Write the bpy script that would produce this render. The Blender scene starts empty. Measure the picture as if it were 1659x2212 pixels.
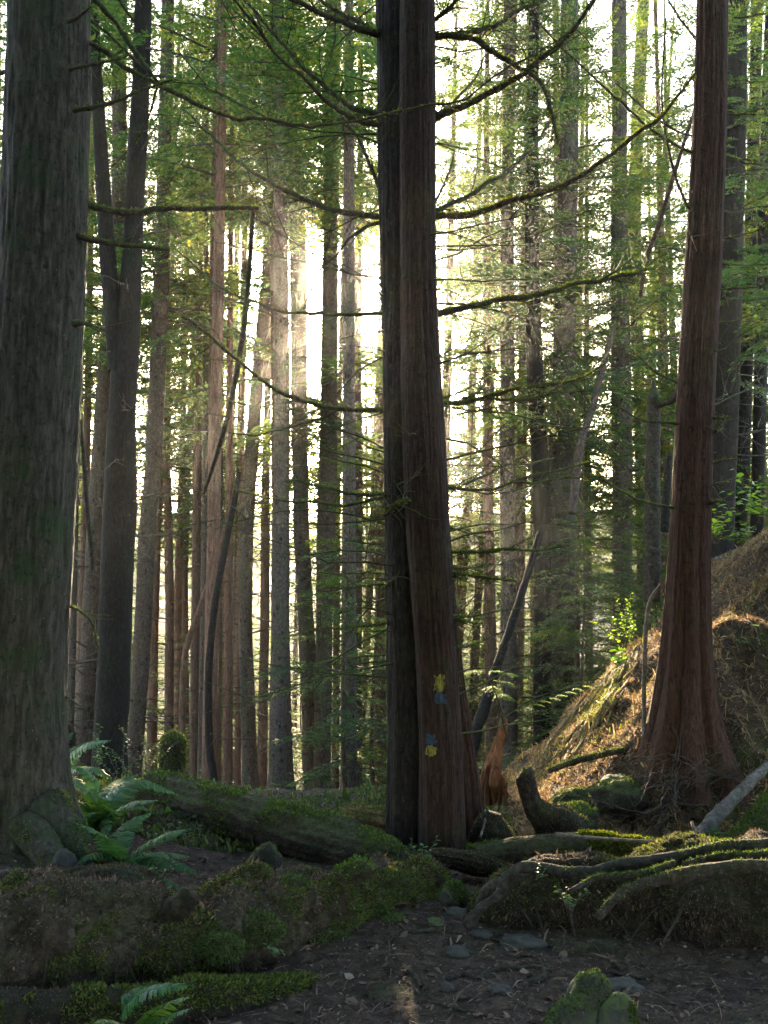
import bpy, math, random
import numpy as np
from mathutils import Vector
R = math.radians
rng = np.random.default_rng(7)
random.seed(7)
scene = bpy.context.scene

# ------------------------------------------------------------------ camera, sky, sun, exposure
FPX = 2124.6                       # focal length in photo-display pixels (1659 x 2212)
PITCH = R(3.88)
CAM = np.array([0.0, 0.0, 1.6])
cd = bpy.data.cameras.new('camera')
cam = bpy.data.objects.new('camera', cd)
scene.collection.objects.link(cam)
cam.location = CAM
cam.rotation_euler = (R(90) + PITCH, 0, 0)
cd.sensor_fit = 'VERTICAL'
cd.sensor_height = 36
cd.lens = 36 * FPX / 2212
cd.clip_end = 2000
cd.clip_start = 0.05
scene.camera = cam

SUN_EL, SUN_AZ = R(14.3), R(-2.6)
world = bpy.data.worlds.new("World")
scene.world = world
world.use_nodes = True
wn = world.node_tree
bg = wn.nodes['Background']
sky = wn.nodes.new('ShaderNodeTexSky')
sky.sky_type = 'NISHITA'
sky.sun_disc = False
sky.sun_elevation = SUN_EL
sky.sun_rotation = SUN_AZ
sky.air_density = 1.0
sky.dust_density = 1.6
sky.ozone_density = 1.0
wn.links.new(sky.outputs[0], bg.inputs[0])
bg.inputs[1].default_value = 0.15
sl = bpy.data.lights.new('sun', 'SUN')
sl.energy = 5.0
sl.angle = R(0.5)
sl.color = (1.0, 0.77, 0.50)
sun = bpy.data.objects.new('sun', sl)
scene.collection.objects.link(sun)
SUND = np.array([math.sin(SUN_AZ) * math.cos(SUN_EL), math.cos(SUN_AZ) * math.cos(SUN_EL), math.sin(SUN_EL)])
sun.rotation_euler = Vector(SUND).to_track_quat('Z', 'Y').to_euler()
sun.location = (0, 30, 30)
scene.view_settings.view_transform = 'Standard'
scene.view_settings.look = 'None'
scene.view_settings.gamma = 1
scene.view_settings.exposure = 3.5
cy = scene.cycles
cy.use_denoising = True
cy.max_bounces = 6
cy.diffuse_bounces = 4
cy.glossy_bounces = 2
cy.transmission_bounces = 4
cy.transparent_max_bounces = 4
cy.volume_bounces = 0
cy.sample_clamp_indirect = 4
cy.use_adaptive_sampling = True
cy.adaptive_threshold = 0.02

# ------------------------------------------------------------------ maths helpers
def at(x, y, Y):
    """world point seen at display pixel (x, y) at distance Y along the world y axis"""
    u, v = (x - 829.5) / FPX, (1106 - y) / FPX
    dy = math.cos(PITCH) - v * math.sin(PITCH)
    dz = math.sin(PITCH) + v * math.cos(PITCH)
    k = Y / dy
    return CAM + k * np.array([u, dy, dz])

def _h(ix, iy, iz, s):
    n = (ix * 374761393 + iy * 668265263 + iz * 2147483647 + s * 1274126177) & 0xffffffff
    n = ((n ^ (n >> 13)) * 1274126177) & 0xffffffff
    n = ((n ^ (n >> 16)) * 2246822519) & 0xffffffff
    return ((n ^ (n >> 15)) & 0xffffff) / float(0xffffff)

def vn(p, s=0):
    p = np.asarray(p, float)
    i = np.floor(p).astype(np.int64)
    f = p - i
    f = f * f * (3 - 2 * f)
    x, y, z = i[..., 0], i[..., 1], i[..., 2]
    fx, fy, fz = f[..., 0], f[..., 1], f[..., 2]
    def L(a, b, t): return a + (b - a) * t
    c = [[[_h(x + a, y + b, z + c_, s) for c_ in (0, 1)] for b in (0, 1)] for a in (0, 1)]
    return L(L(L(c[0][0][0], c[1][0][0], fx), L(c[0][1][0], c[1][1][0], fx), fy),
             L(L(c[0][0][1], c[1][0][1], fx), L(c[0][1][1], c[1][1][1], fx), fy), fz) * 2 - 1

def fbm(p, o=4, s=0):
    p = np.asarray(p, float)
    a, t = 1.0, 0
    for k in range(o):
        t = t + a * vn(p * (2.03 ** k) + 17.3 * k, s + k)
        a *= 0.5
    return t

def sst(a, b, x):
    t = np.clip((np.asarray(x, float) - a) / (b - a), 0, 1)
    return t * t * (3 - 2 * t)

def P3(x, y, z=0.0):
    x, y = np.broadcast_arrays(np.asarray(x, float), np.asarray(y, float))
    return np.stack([x, y, np.broadcast_to(z, x.shape)], -1)

# ------------------------------------------------------------------ terrain
MX = [-9, 0.7, 0.95, 1.2, 1.5, 1.98, 2.4, 2.87, 3.3, 4.5, 8, 20, 60]
MH = [-.6, -.5, -.22, 0.02, 0.25, 0.68, 1.08, 1.55, 2.05, 2.8, 3.6, 5.0, 9.0]
def terr(x, y, fine=True):
    """height of the forest floor: level trail, bank on the right, long fall beyond, wooded hill far off"""
    x = np.asarray(x, float); y = np.asarray(y, float)
    x, y = np.broadcast_arrays(x, y)
    d = np.maximum(y - 7.2, 0)
    z = -0.09 - 0.205 * d * sst(0, 3, d)
    z = np.maximum(z, -9.5 + 0.6 * fbm(P3(x * .05, y * .05), 2, 5))
    z = z + 26 * sst(75, 230, y)
    z = z + 0.13 * sst(-0.7, -1.6, x) * sst(4.2, 5.2, y) * sst(9, 7, y)
    wob = 0.35 * fbm(P3(x * .9, y * .9), 3, 11)
    zm = np.interp(x - .07 + 0.3 * wob, MX, MH) - .15 * np.maximum(y - 7.3, 0)
    zm = zm - .5 * np.maximum(y - 10.6 - 3 * sst(2.8, 4.5, x), 0)
    front = sst(6.45, 7.6 + .25 * sst(2, 3, x), y + 0.9 * wob + .25 * fbm(P3(x * 3.1, y * 3.1), 3, 41))
    up = np.maximum(zm - z, 0)
    z = z + up * front
    z = z + 0.035 * fbm(P3(x * 1.6, y * 1.6), 4, 3) * (1 + 2.2 * front * sst(0.2, .6, up))
    z = z + 0.06 * fbm(P3(x * 4, y * 2), 3, 4) * front * sst(.05, .3, up)
    if fine:
        z = z + 0.012 * fbm(P3(x * 9, y * 9), 3, 8)
    return z

def gpx(px, py, lo=2.5, hi=14):
    """ground point under a display pixel"""
    Ys = np.linspace(lo, hi, 900)
    pts = np.array([at(px, py, Y) for Y in Ys])
    h = terr(pts[:, 0], pts[:, 1]) - pts[:, 2]
    k = np.argmax(h > 0)
    if h[k] <= 0: k = len(Ys) - 1
    return pts[k]

# ------------------------------------------------------------------ objects
COL = scene.collection
LOC = {}
def tag(o, label=None, cat=None, group=None, kind=None):
    if label: o['label'] = label
    if cat: o['category'] = cat
    if group: o['group'] = group
    if kind: o['kind'] = kind
    return o

def thing(name, label, cat, loc, group=None):
    o = bpy.data.objects.new(name, None)
    COL.objects.link(o)
    o.empty_display_size = 0.1
    o.location = loc
    LOC[o.name] = np.array(loc, float)
    return tag(o, label, cat, group)

def mesh_data(name, V, quads=None, tris=None, mats=(), midx=None, smooth=True):
    me = bpy.data.meshes.new(name)
    V = np.asarray(V, np.float32)
    q = np.zeros((0, 4), np.int32) if quads is None or len(quads) == 0 else np.asarray(quads, np.int32)
    t = np.zeros((0, 3), np.int32) if tris is None or len(tris) == 0 else np.asarray(tris, np.int32)
    me.vertices.add(len(V)); me.vertices.foreach_set('co', V.ravel())
    nl = q.size + t.size
    me.loops.add(nl)
    me.loops.foreach_set('vertex_index', np.concatenate([q.ravel(), t.ravel()]).astype(np.int32))
    me.polygons.add(len(q) + len(t))
    st = np.concatenate([np.arange(len(q)) * 4, q.size + np.arange(len(t)) * 3]).astype(np.int32)
    me.polygons.foreach_set('loop_start', st)
    if smooth: me.polygons.foreach_set('use_smooth', np.ones(len(st), bool))
    for m in mats: me.materials.append(m)
    if midx is not None: me.polygons.foreach_set('material_index', np.asarray(midx, np.int32))
    me.update(calc_edges=True)
    return me

def obj(name, V, quads, mat, parent=None, tris=None, midx=None, smooth=True, base=None):
    V = np.asarray(V, float)
    if parent is not None: base = LOC[parent.name]
    elif base is None: base = np.zeros(3)
    mats = mat if isinstance(mat, (list, tuple)) else [mat]
    me = mesh_data(name, V - base, quads, tris, mats, midx, smooth)
    o = bpy.data.objects.new(name, me)
    COL.objects.link(o)
    LOC[o.name] = np.array(base, float)
    if parent is not None: o.parent = parent
    else: o.location = base
    return o

class MB:
    def __init__(s): s.V = []; s.Q = []; s.T = []; s.n = 0; s.mi = []; s.mt = []
    def add(s, V, Q=None, T=None, m=0):
        V = np.asarray(V, float).reshape(-1, 3)
        if Q is not None and len(Q):
            s.Q.append(np.asarray(Q) + s.n); s.mi += [m] * len(Q)
        if T is not None and len(T):
            s.T.append(np.asarray(T) + s.n); s.mt += [m] * len(T)
        s.V.append(V); s.n += len(V)
    def get(s):
        return (np.concatenate(s.V), np.concatenate(s.Q) if s.Q else None, np.concatenate(s.T) if s.T else None, s.mi + s.mt)
    def build(s, name, mat, parent=None, base=None, smooth=True):
        V, Q, T, mi = s.get()
        return obj(name, V, Q, mat, parent, T, mi if isinstance(mat, (list, tuple)) else None, smooth, base)

def smooth_path(pts, step):
    """dense resampling of a control polyline (Catmull-Rom); columns may carry more than xyz"""
    p = np.asarray(pts, float)
    if len(p) < 3:
        n = max(3, int(np.linalg.norm(p[-1, :3] - p[0, :3]) / step) + 1)
        return p[0] + (p[-1] - p[0]) * np.linspace(0, 1, n)[:, None]
    e = np.vstack([2 * p[0] - p[1], p, 2 * p[-1] - p[-2]])
    out = []
    for i in range(1, len(e) - 2):
        a, b, c, d = e[i - 1], e[i], e[i + 1], e[i + 2]
        n = max(2, int(np.linalg.norm(c[:3] - b[:3]) / step))
        t = np.linspace(0, 1, n, endpoint=False)[:, None]
        out.append(.5 * (2 * b + (c - a) * t + (2 * a - 5 * b + 4 * c - d) * t * t + (3 * b - a - 3 * c + d) * t ** 3))
    out.append(p[-1:])
    return np.vstack(out)

def loft(C, rad, seg, disp=None, cap=True):
    """tube along centre line C (n,3); disp(dirs, s, r, pts) returns a radial offset"""
    C = np.asarray(C, float); rad = np.broadcast_to(np.asarray(rad, float), (len(C),))
    T = np.gradient(C, axis=0)
    T /= np.linalg.norm(T, axis=1)[:, None] + 1e-9
    ref = np.array([1.0, 0, 0]) if abs(T[0, 0]) < .8 else np.array([0, 0, 1.0])
    N = np.zeros_like(C); B = np.zeros_like(C)
    n = ref - T[0] * ref.dot(T[0]); n /= np.linalg.norm(n)
    for i in range(len(C)):
        n = n - T[i] * n.dot(T[i]); n /= np.linalg.norm(n) + 1e-12
        N[i] = n; B[i] = np.cross(T[i], n)
    th = np.linspace(0, 2 * np.pi, seg, endpoint=False)
    D = N[:, None, :] * np.cos(th)[None, :, None] + B[:, None, :] * np.sin(th)[None, :, None]
    s = np.concatenate([[0], np.cumsum(np.linalg.norm(np.diff(C, axis=0), axis=1))])
    r = np.repeat(rad[:, None], seg, 1)
    if disp is not None:
        r = r + disp(th[None, :], s[:, None], r, C[:, None, :] + D * r[..., None])
    V = (C[:, None, :] + D * r[..., None]).reshape(-1, 3)
    m = len(C)
    i = np.arange(m - 1)[:, None] * seg; j = np.arange(seg)[None, :]
    k = (j + 1) % seg
    Q = np.stack([i + j, i + k, i + seg + k, i + seg + j], -1).reshape(-1, 4)
    Tt = None
    if cap:
        V = np.vstack([V, C[0], C[-1]])
        a, b = m * seg, m * seg + 1
        jj = np.arange(seg); kk = (jj + 1) % seg
        Tt = np.vstack([np.stack([np.full(seg, a), kk, jj], 1), np.stack([np.full(seg, b), (m - 1) * seg + jj, (m - 1) * seg + kk], 1)])
    return V, Q, Tt

def tufts(V, Q, n, size, mask=None, up=0.0, seed=0, droop=0.2, width=.28, T=None):
    """small pointed blades standing on the upward faces of a surface"""
    rg = np.random.default_rng(seed)
    V = np.asarray(V); Q = np.asarray(Q)
    a, b, c, d = (V[Q[:, i]] for i in range(4))
    nn = np.cross(c - a, d - b)
    ar = np.linalg.norm(nn, axis=1) + 1e-12
    nn = nn / ar[:, None]
    ok = nn[:, 2] > up
    if mask is not None: ok &= mask((a + c) / 2, nn)
    w = ar * ok
    if w.sum() <= 0: return None
    idx = rg.choice(len(Q), n, p=w / w.sum())
    u, v = rg.random((2, n, 1))
    p = (a[idx] * (1 - u) + b[idx] * u) * (1 - v) + (d[idx] * (1 - u) + c[idx] * u) * v
    nr = nn[idx]
    rv = rg.normal(size=(n, 3))
    dirs = nr + .55 * rv + np.array([0, 0, -droop])
    dirs /= np.linalg.norm(dirs, axis=1)[:, None]
    L = size * (0.5 + rg.random((n, 1)))
    sd = np.cross(dirs, rg.normal(size=(n, 3))); sd /= np.linalg.norm(sd, axis=1)[:, None]
    w_ = L * width
    base = p - nr * size * .15
    tip = base + dirs * L
    mid = base + dirs * L * .5
    VV = np.stack([base - sd * w_ * .4, mid + sd * w_ * .6, tip, mid - sd * w_ * .6], 1).reshape(-1, 3)
    QQ = np.arange(4 * n).reshape(n, 4)
    return VV, QQ

# ------------------------------------------------------------------ materials
def mat(name):
    m = bpy.data.materials.new(name); m.use_nodes = True
    nt = m.node_tree
    for n in list(nt.nodes): nt.nodes.remove(n)
    out = nt.nodes.new('ShaderNodeOutputMaterial')
    return m, nt, out
def N(nt, t, **k):
    n = nt.nodes.new('ShaderNode' + t)
    for a, b in k.items(): setattr(n, a, b)
    return n
def ramp(nt, fac, stops):
    r = N(nt, 'ValToRGB')
    e = r.color_ramp.elements
    while len(e) < len(stops): e.new(0.5)
    for el, (p, c) in zip(e, stops): el.position = p; el.color = (*c, 1)
    nt.links.new(fac, r.inputs[0]); return r.outputs[0]
def mix(nt, f, a, b, mode='MIX'):
    m = N(nt, 'Mix', data_type='RGBA', blend_type=mode)
    for s, v in ((m.inputs[0], f), (m.inputs[6], a), (m.inputs[7], b)):
        if isinstance(v, (int, float)): s.default_value = v
        elif isinstance(v, tuple): s.default_value = (*v, 1)
        else: nt.links.new(v, s)
    return m.outputs[2]
def noise(nt, co, scale, detail=5, rough=.6, dist=0):
    n = N(nt, 'TexNoise'); n.inputs['Scale'].default_value = scale; n.inputs['Detail'].default_value = detail
    n.inputs['Roughness'].default_value = rough; n.inputs['Distortion'].default_value = dist
    if co is not None: nt.links.new(co, n.inputs['Vector'])
    return n.outputs[0]
def math_(nt, op, a, b=0.0, clamp=False):
    m = N(nt, 'Math', operation=op, use_clamp=clamp)
    for s, v in zip(m.inputs, (a, b)):
        if isinstance(v, (int, float)): s.default_value = v
        else: nt.links.new(v, s)
    return m.outputs[0]
def mapr(nt, v, a, b, c=0., d=1.):
    m = N(nt, 'MapRange'); nt.links.new(v, m.inputs[0])
    for i, k in enumerate((a, b, c, d)): m.inputs[i + 1].default_value = k
    return m.outputs[0]
def bump(nt, h, strength, dist):
    b = N(nt, 'Bump'); b.inputs['Strength'].default_value = strength; b.inputs['Distance'].default_value = dist
    nt.links.new(h, b.inputs['Height']); return b.outputs[0]
def principled(nt, out, col, rough=.85, normal=None, spec=.25):
    p = N(nt, 'BsdfPrincipled')
    if isinstance(col, tuple): p.inputs['Base Color'].default_value = (*col, 1)
    else: nt.links.new(col, p.inputs['Base Color'])
    p.inputs['Roughness'].default_value = rough
    p.inputs['Specular IOR Level'].default_value = spec
    if normal is not None: nt.links.new(normal, p.inputs['Normal'])
    if out is not None: nt.links.new(p.outputs[0], out.inputs[0])
    return p

def bark(name, dark, mid, lite, mossc=(.05, .075, .02), moss=.35, lichen=.5, stretch=.12, scale=22, topmoss=0.0, bs=.8, knots=0, bd=.02):
    m, nt, out = mat(name)
    tc = N(nt, 'TexCoord').outputs['Object']
    mp = N(nt, 'Mapping'); mp.inputs['Scale'].default_value = (1, 1, stretch); nt.links.new(tc, mp.inputs[0])
    n1 = noise(nt, mp.outputs[0], scale, 7, .65, .4)
    n2 = noise(nt, tc, 3.0, 4, .6)
    n3 = noise(nt, tc, 60, 3, .6)
    c = ramp(nt, n1, [(.28, dark), (.5, mid), (.74, lite)])
    rnd = N(nt, 'ObjectInfo').outputs['Random']
    c = mix(nt, 1.0, c, ramp(nt, rnd, [(0, (.78, .8, .82)), (.5, (1, .97, .94)), (1, (1.2, 1.08, 1.0))]), 'MULTIPLY')
    # moss / algae patches
    f = mapr(nt, math_(nt, 'ADD', n2, math_(nt, 'MULTIPLY', n3, .25)), .62, .78, 0, moss)
    c = mix(nt, f, c, mossc)
    # pale lichen flecks
    vo = N(nt, 'TexVoronoi'); vo.inputs['Scale'].default_value = 42; 
    mp2 = N(nt, 'Mapping'); mp2.inputs['Scale'].default_value = (1, 1, .45); nt.links.new(tc, mp2.inputs[0]); nt.links.new(mp2.outputs[0], vo.inputs[0])
    lf = math_(nt, 'MULTIPLY', mapr(nt, vo.outputs[0], .16, .08), mapr(nt, noise(nt, tc, 7, 3), .5, .62, 0, lichen))
    c = mix(nt, lf, c, (.24, .24, .21))
    if knots:
        vk = N(nt, 'TexVoronoi'); vk.inputs['Scale'].default_value = 7
        mk = N(nt, 'Mapping'); mk.inputs['Scale'].default_value = (1, 1, .6); nt.links.new(tc, mk.inputs[0]); nt.links.new(mk.outputs[0], vk.inputs[0])
        c = mix(nt, math_(nt, 'MULTIPLY', mapr(nt, vk.outputs[0], .26, .12), knots), c, (.012, .009, .008))
    cr = noise(nt, tc, 26, 6, .7)
    c = mix(nt, mapr(nt, cr, .46, .36, 0, .75), c, dark)
    if topmoss:
        g = N(nt, 'NewGeometry')
        sx = N(nt, 'SeparateXYZ'); nt.links.new(g.outputs['Normal'], sx.inputs[0])
        tf = mapr(nt, math_(nt, 'ADD', sx.outputs[2], math_(nt, 'MULTIPLY', math_(nt, 'SUBTRACT', noise(nt, tc, 9, 4), .5), 1.6)), .15, .6, 0, topmoss)
        mc = ramp(nt, noise(nt, tc, 35, 4), [(.3, (.025, .045, .008)), (.7, (.09, .13, .02))])
        c = mix(nt, tf, c, mc)
    h = math_(nt, 'ADD', n1, math_(nt, 'MULTIPLY', n3, .3))
    principled(nt, out, c, .9, bump(nt, h, bs, bd), .15)
    return m

M = {}
M['bark_left'] = bark('bark_mossy_grey', (.010, .009, .007), (.036, .031, .023), (.08, .07, .054), (.022, .036, .012), .75, .35, .22, 34)
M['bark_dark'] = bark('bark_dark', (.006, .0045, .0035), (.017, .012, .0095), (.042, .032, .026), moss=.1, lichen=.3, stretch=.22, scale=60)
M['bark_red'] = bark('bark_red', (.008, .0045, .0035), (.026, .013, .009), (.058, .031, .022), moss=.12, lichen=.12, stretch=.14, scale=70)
M['bark_ruddy'] = bark('bark_ruddy', (.010, .005, .003), (.042, .018, .011), (.09, .042, .028), moss=.12, lichen=.12, stretch=.14, scale=70)
M['bark_mid'] = bark('bark_brown', (.026, .017, .012), (.08, .053, .038), (.15, .108, .082), moss=.3, lichen=.6, stretch=.55, scale=34, knots=.8)
M['bark_midred'] = bark('bark_russet', (.04, .022, .014), (.12, .068, .045), (.2, .125, .09), moss=.15, lichen=.45, stretch=.2, scale=24)
M['bark_midgrey'] = bark('bark_grey', (.026, .020, .016), (.08, .062, .049), (.16, .132, .108), moss=.35, lichen=.85, stretch=.55, scale=34, knots=.8)
M['branch'] = bark('branch_bark', (.02, .015, .011), (.055, .042, .03), (.1, .08, .06), moss=.4, lichen=.4, stretch=1, scale=30, topmoss=.85)
M['twig'] = bark('dead_twig', (.03, .022, .016), (.075, .058, .045), (.14, .115, .09), moss=.3, lichen=.3, stretch=1, scale=20)
M['log'] = bark('log_wood', (.012, .009, .007), (.045, .033, .023), (.1, .075, .052), moss=.25, lichen=.4, stretch=1, scale=22, topmoss=.3, bs=1, bd=.05)
M['logdark'] = bark('log_dark', (.008, .006, .005), (.022, .016, .012), (.055, .042, .03), moss=.15, lichen=.2, stretch=1, scale=24, topmoss=.08, bs=1, bd=.05)
M['root'] = bark('root_wood', (.010, .008, .0065), (.031, .024, .019), (.085, .07, .056), moss=.06, lichen=.5, stretch=.8, scale=34, topmoss=.08, bd=.04)
M['biglog'] = bark('decayed_log', (.014, .010, .007), (.05, .035, .025), (.12, .085, .06), moss=.25, lichen=.15, stretch=1, scale=22, topmoss=.1, bs=1, bd=.05)
M['pale'] = bark('pale_wood', (.045, .037, .03), (.11, .095, .075), (.21, .185, .155), moss=.2, lichen=.2, stretch=1, scale=25)
M['rot'] = bark('rotten_wood', (.04, .018, .008), (.16, .066, .03), (.29, .14, .065), moss=.05, lichen=.0, stretch=.1, scale=24)
M['rotbrown'] = bark('rotten_bark', (.05, .03, .015), (.19, .115, .055), (.34, .22, .11), moss=.3, lichen=.1, stretch=1, scale=22, topmoss=.3)

def leafy(name, c0, c1, c2, trans=.45, rough=.55, spec=.35, tint=None):
    m, nt, out = mat(name)
    g = N(nt, 'NewGeometry')
    rnd = N(nt, 'ObjectInfo').outputs['Random']
    c = ramp(nt, g.outputs['Random Per Island'], [(0, c0), (.55, c1), (1, c2)])
    c = mix(nt, 1.0, c, ramp(nt, rnd, [(0, (.75, .9, .95)), (.5, (1, 1, 1)), (1, (1.25, 1.1, .8))]), 'MULTIPLY')
    p = principled(nt, None, c, rough, None, spec)
    t = N(nt, 'BsdfTranslucent')
    tcol = mix(nt, 1.0, c, tint or (1.9, 1.75, .65), 'MULTIPLY')
    nt.links.new(tcol, t.inputs[0])
    ms = N(nt, 'MixShader'); ms.inputs[0].default_value = trans
    nt.links.new(p.outputs[0], ms.inputs[1]); nt.links.new(t.outputs[0], ms.inputs[2])
    nt.links.new(ms.outputs[0], out.inputs[0])
    return m
M['needle'] = leafy('hemlock_needles', (.024, .068, .040), (.048, .11, .055), (.12, .15, .045), .62, tint=(2.1, 1.6, .45))
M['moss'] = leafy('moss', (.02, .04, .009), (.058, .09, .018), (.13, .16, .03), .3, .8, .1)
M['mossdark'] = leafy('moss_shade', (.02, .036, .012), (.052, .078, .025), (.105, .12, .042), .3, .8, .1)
M['fern'] = leafy('fern_leaf', (.02, .065, .022), (.04, .105, .035), (.075, .14, .045), .4, .5, .22)
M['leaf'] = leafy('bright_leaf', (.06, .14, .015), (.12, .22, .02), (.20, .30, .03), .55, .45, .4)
M['shrub'] = leafy('shrub_leaf', (.03, .08, .02), (.06, .13, .03), (.10, .18, .05), .45, .45, .4)

def litter_mat():
    m, nt, out = mat('litter')
    g = N(nt, 'NewGeometry')
    c = ramp(nt, g.outputs['Random Per Island'], [(0, (.02, .013, .009)), (.4, (.065, .042, .028)), (.75, (.13, .085, .055)), (.96, (.17, .12, .08)), (1, (.24, .19, .14))])
    p = principled(nt, None, c, .8, None, .2)
    t = N(nt, 'BsdfTranslucent'); nt.links.new(c, t.inputs[0])
    ms = N(nt, 'MixShader'); ms.inputs[0].default_value = .35
    nt.links.new(p.outputs[0], ms.inputs[1]); nt.links.new(t.outputs[0], ms.inputs[2]); nt.links.new(ms.outputs[0], out.inputs[0])
    return m
M['litter'] = litter_mat()
def sun_tinted_litter_mat():
    m, nt, out = mat('sun_tinted_dry_litter')
    g = N(nt, 'NewGeometry')
    c = ramp(nt, g.outputs['Random Per Island'], [(0, (.08, .045, .02)), (.4, (.20, .125, .058)), (.8, (.32, .21, .10)), (1, (.40, .29, .15))])  # lighter, golden version of the litter colours; the bank's sunlight is put into them
    p = principled(nt, None, c, .8, None, .2)
    t = N(nt, 'BsdfTranslucent'); nt.links.new(c, t.inputs[0])
    ms = N(nt, 'MixShader'); ms.inputs[0].default_value = .45
    nt.links.new(p.outputs[0], ms.inputs[1]); nt.links.new(t.outputs[0], ms.inputs[2]); nt.links.new(ms.outputs[0], out.inputs[0])
    return m
M['dry'] = sun_tinted_litter_mat()
def ground_mat():
    m, nt, out = mat('forest_floor')
    tc = N(nt, 'TexCoord').outputs['Object']
    a = noise(nt, tc, 1.1, 6, .6); b = noise(nt, tc, 14, 8, .7, .5); c_ = noise(nt, tc, 70, 4, .7)
    c = ramp(nt, b, [(.3, (.013, .009, .006)), (.5, (.040, .027, .018)), (.68, (.09, .06, .039))])
    c = mix(nt, mapr(nt, c_, .55, .75, 0, .6), c, (.13, .095, .065))
    mf = mapr(nt, math_(nt, 'ADD', a, math_(nt, 'MULTIPLY', b, .3)), .68, .82, 0, .7)
    c = mix(nt, mf, c, mix(nt, c_, (.02, .035, .01), (.07, .09, .02)))
    h = math_(nt, 'ADD', b, math_(nt, 'MULTIPLY', c_, .4))
    principled(nt, out, c, .92, bump(nt, h, .9, .04), .15)
    return m
M['ground'] = ground_mat()
def rock_mat(name, base, moss):
    m, nt, out = mat(name)
    tc = N(nt, 'TexCoord').outputs['Object']
    a = noise(nt, tc, 6, 6, .65); b = noise(nt, tc, 40, 6, .7)
    c = ramp(nt, a, [(.3, tuple(k * .5 for k in base)), (.7, base)])
    g = N(nt, 'NewGeometry'); sx = N(nt, 'SeparateXYZ'); nt.links.new(g.outputs['Normal'], sx.inputs[0])
    f = mapr(nt, math_(nt, 'ADD', sx.outputs[2], math_(nt, 'MULTIPLY', a, 1.2)), .9, 1.3, 0, moss)
    c = mix(nt, f, c, mix(nt, b, (.02, .035, .008), (.08, .105, .02)))
    principled(nt, out, c, .85, bump(nt, math_(nt, 'ADD', a, math_(nt, 'MULTIPLY', b, .4)), .8, .02), .25)
    return m
M['rock'] = rock_mat('stone', (.05, .045, .041), .1)
M['rockmoss'] = rock_mat('mossy_stone', (.04, .036, .03), .7)
def paint(name, c0):
    m, nt, out = mat(name)
    tc = N(nt, 'TexCoord').outputs['Object']
    n = noise(nt, tc, 45, 5, .7)
    mp = N(nt, 'Mapping'); mp.inputs['Scale'].default_value = (1, 1, .2); nt.links.new(tc, mp.inputs[0])
    w = noise(nt, mp.outputs[0], 90, 5, .7)
    principled(nt, out, mix(nt, mapr(nt, w, .49, .62), ramp(nt, n, [(.3, tuple(k * .5 for k in c0)), (.65, c0)]), (.03, .018, .013)), .8, bump(nt, w, .9, .01), .2)
    return m
M['yellow'] = paint('yellow_paint', (.22, .18, .03))
M['blue'] = paint('blue_paint', (.03, .055, .09))

# ------------------------------------------------------------------ ground sheet
ys = np.concatenate([np.arange(-14, 2.6, .3), np.arange(2.6, 9.6, .032), 9.6 * 1.03 ** np.arange(0, 113)])
t = np.linspace(-1, 1, 441)
sx_ = np.sign(t) * (0.16 * np.abs(t) + 0.84 * np.abs(t) ** 3)
X = sx_[None, :] * (np.abs(ys)[:, None] * 1.1 + 18)
Yg = np.repeat(ys[:, None], len(t), 1)
V = np.stack([X, Yg, terr(X, Yg)], -1).reshape(-1, 3)
a, b = len(ys), len(t)
i = np.arange(a - 1)[:, None] * b; j = np.arange(b - 1)[None, :]
Q = np.stack([i + j, i + j + 1, i + b + j + 1, i + b + j], -1).reshape(-1, 4)
tag(obj('ground', V, Q, M['ground']), kind='structure')
YMAX = ys[-1]

# ------------------------------------------------------------------ tree builders
def axis_from_px(pts, Y, top, lean=0.0):
    """traced trunk: pts rows (x, y, width) from the top of the picture down -> dense axis rows (x, y, z, r), base first"""
    rows = []
    for k, (x, y, w) in enumerate(pts):
        Yk = Y + lean * (1 - y / 1700)
        p = at(x, y, Yk)
        rows.append([*p, .5 * w * Yk / FPX])
    rows = np.array(rows)[::-1]
    # down to the ground
    d = rows[1, :3] - rows[0, :3]; d = d / d[2]
    b = rows[0].copy()
    for _ in range(400):
        if b[2] < terr(b[0], b[1], False) - .12: break
        b[:3] -= d * .05
    rows = np.vstack([b, rows]) if b[2] < rows[0, 2] - .1 else rows
    # up to the top
    k = min(len(rows) - 2, 2)
    d = rows[-1, :3] - rows[-1 - k, :3]; d = d / d[2]
    hgt = max(top - rows[-1, 2], 1)
    up = [np.array([*(rows[-1, :3] + d * hgt * f), max(rows[-1, 3] * (1 - f) ** .8, .012)]) for f in (.33, .66, 1)]
    rows = np.vstack([rows, up])
    return rows

def densify(rows, step):
    z0, z1 = rows[0, 2], rows[-1, 2]
    n = int((z1 - z0) / step)
    z = np.linspace(z0, z1, n)
    A = np.stack([np.interp(z, rows[:, 2], rows[:, c]) for c in range(4)], 1)
    w = max(3, int(.9 / step) | 1)
    ker = np.hanning(w + 2)[1:-1]; ker /= ker.sum()
    B = A.copy()
    for c in (0, 1, 3):
        p = np.pad(A[:, c], w // 2, mode='reflect', reflect_type='odd')
        B[:, c] = np.convolve(p, ker, 'valid')
    return B

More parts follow.
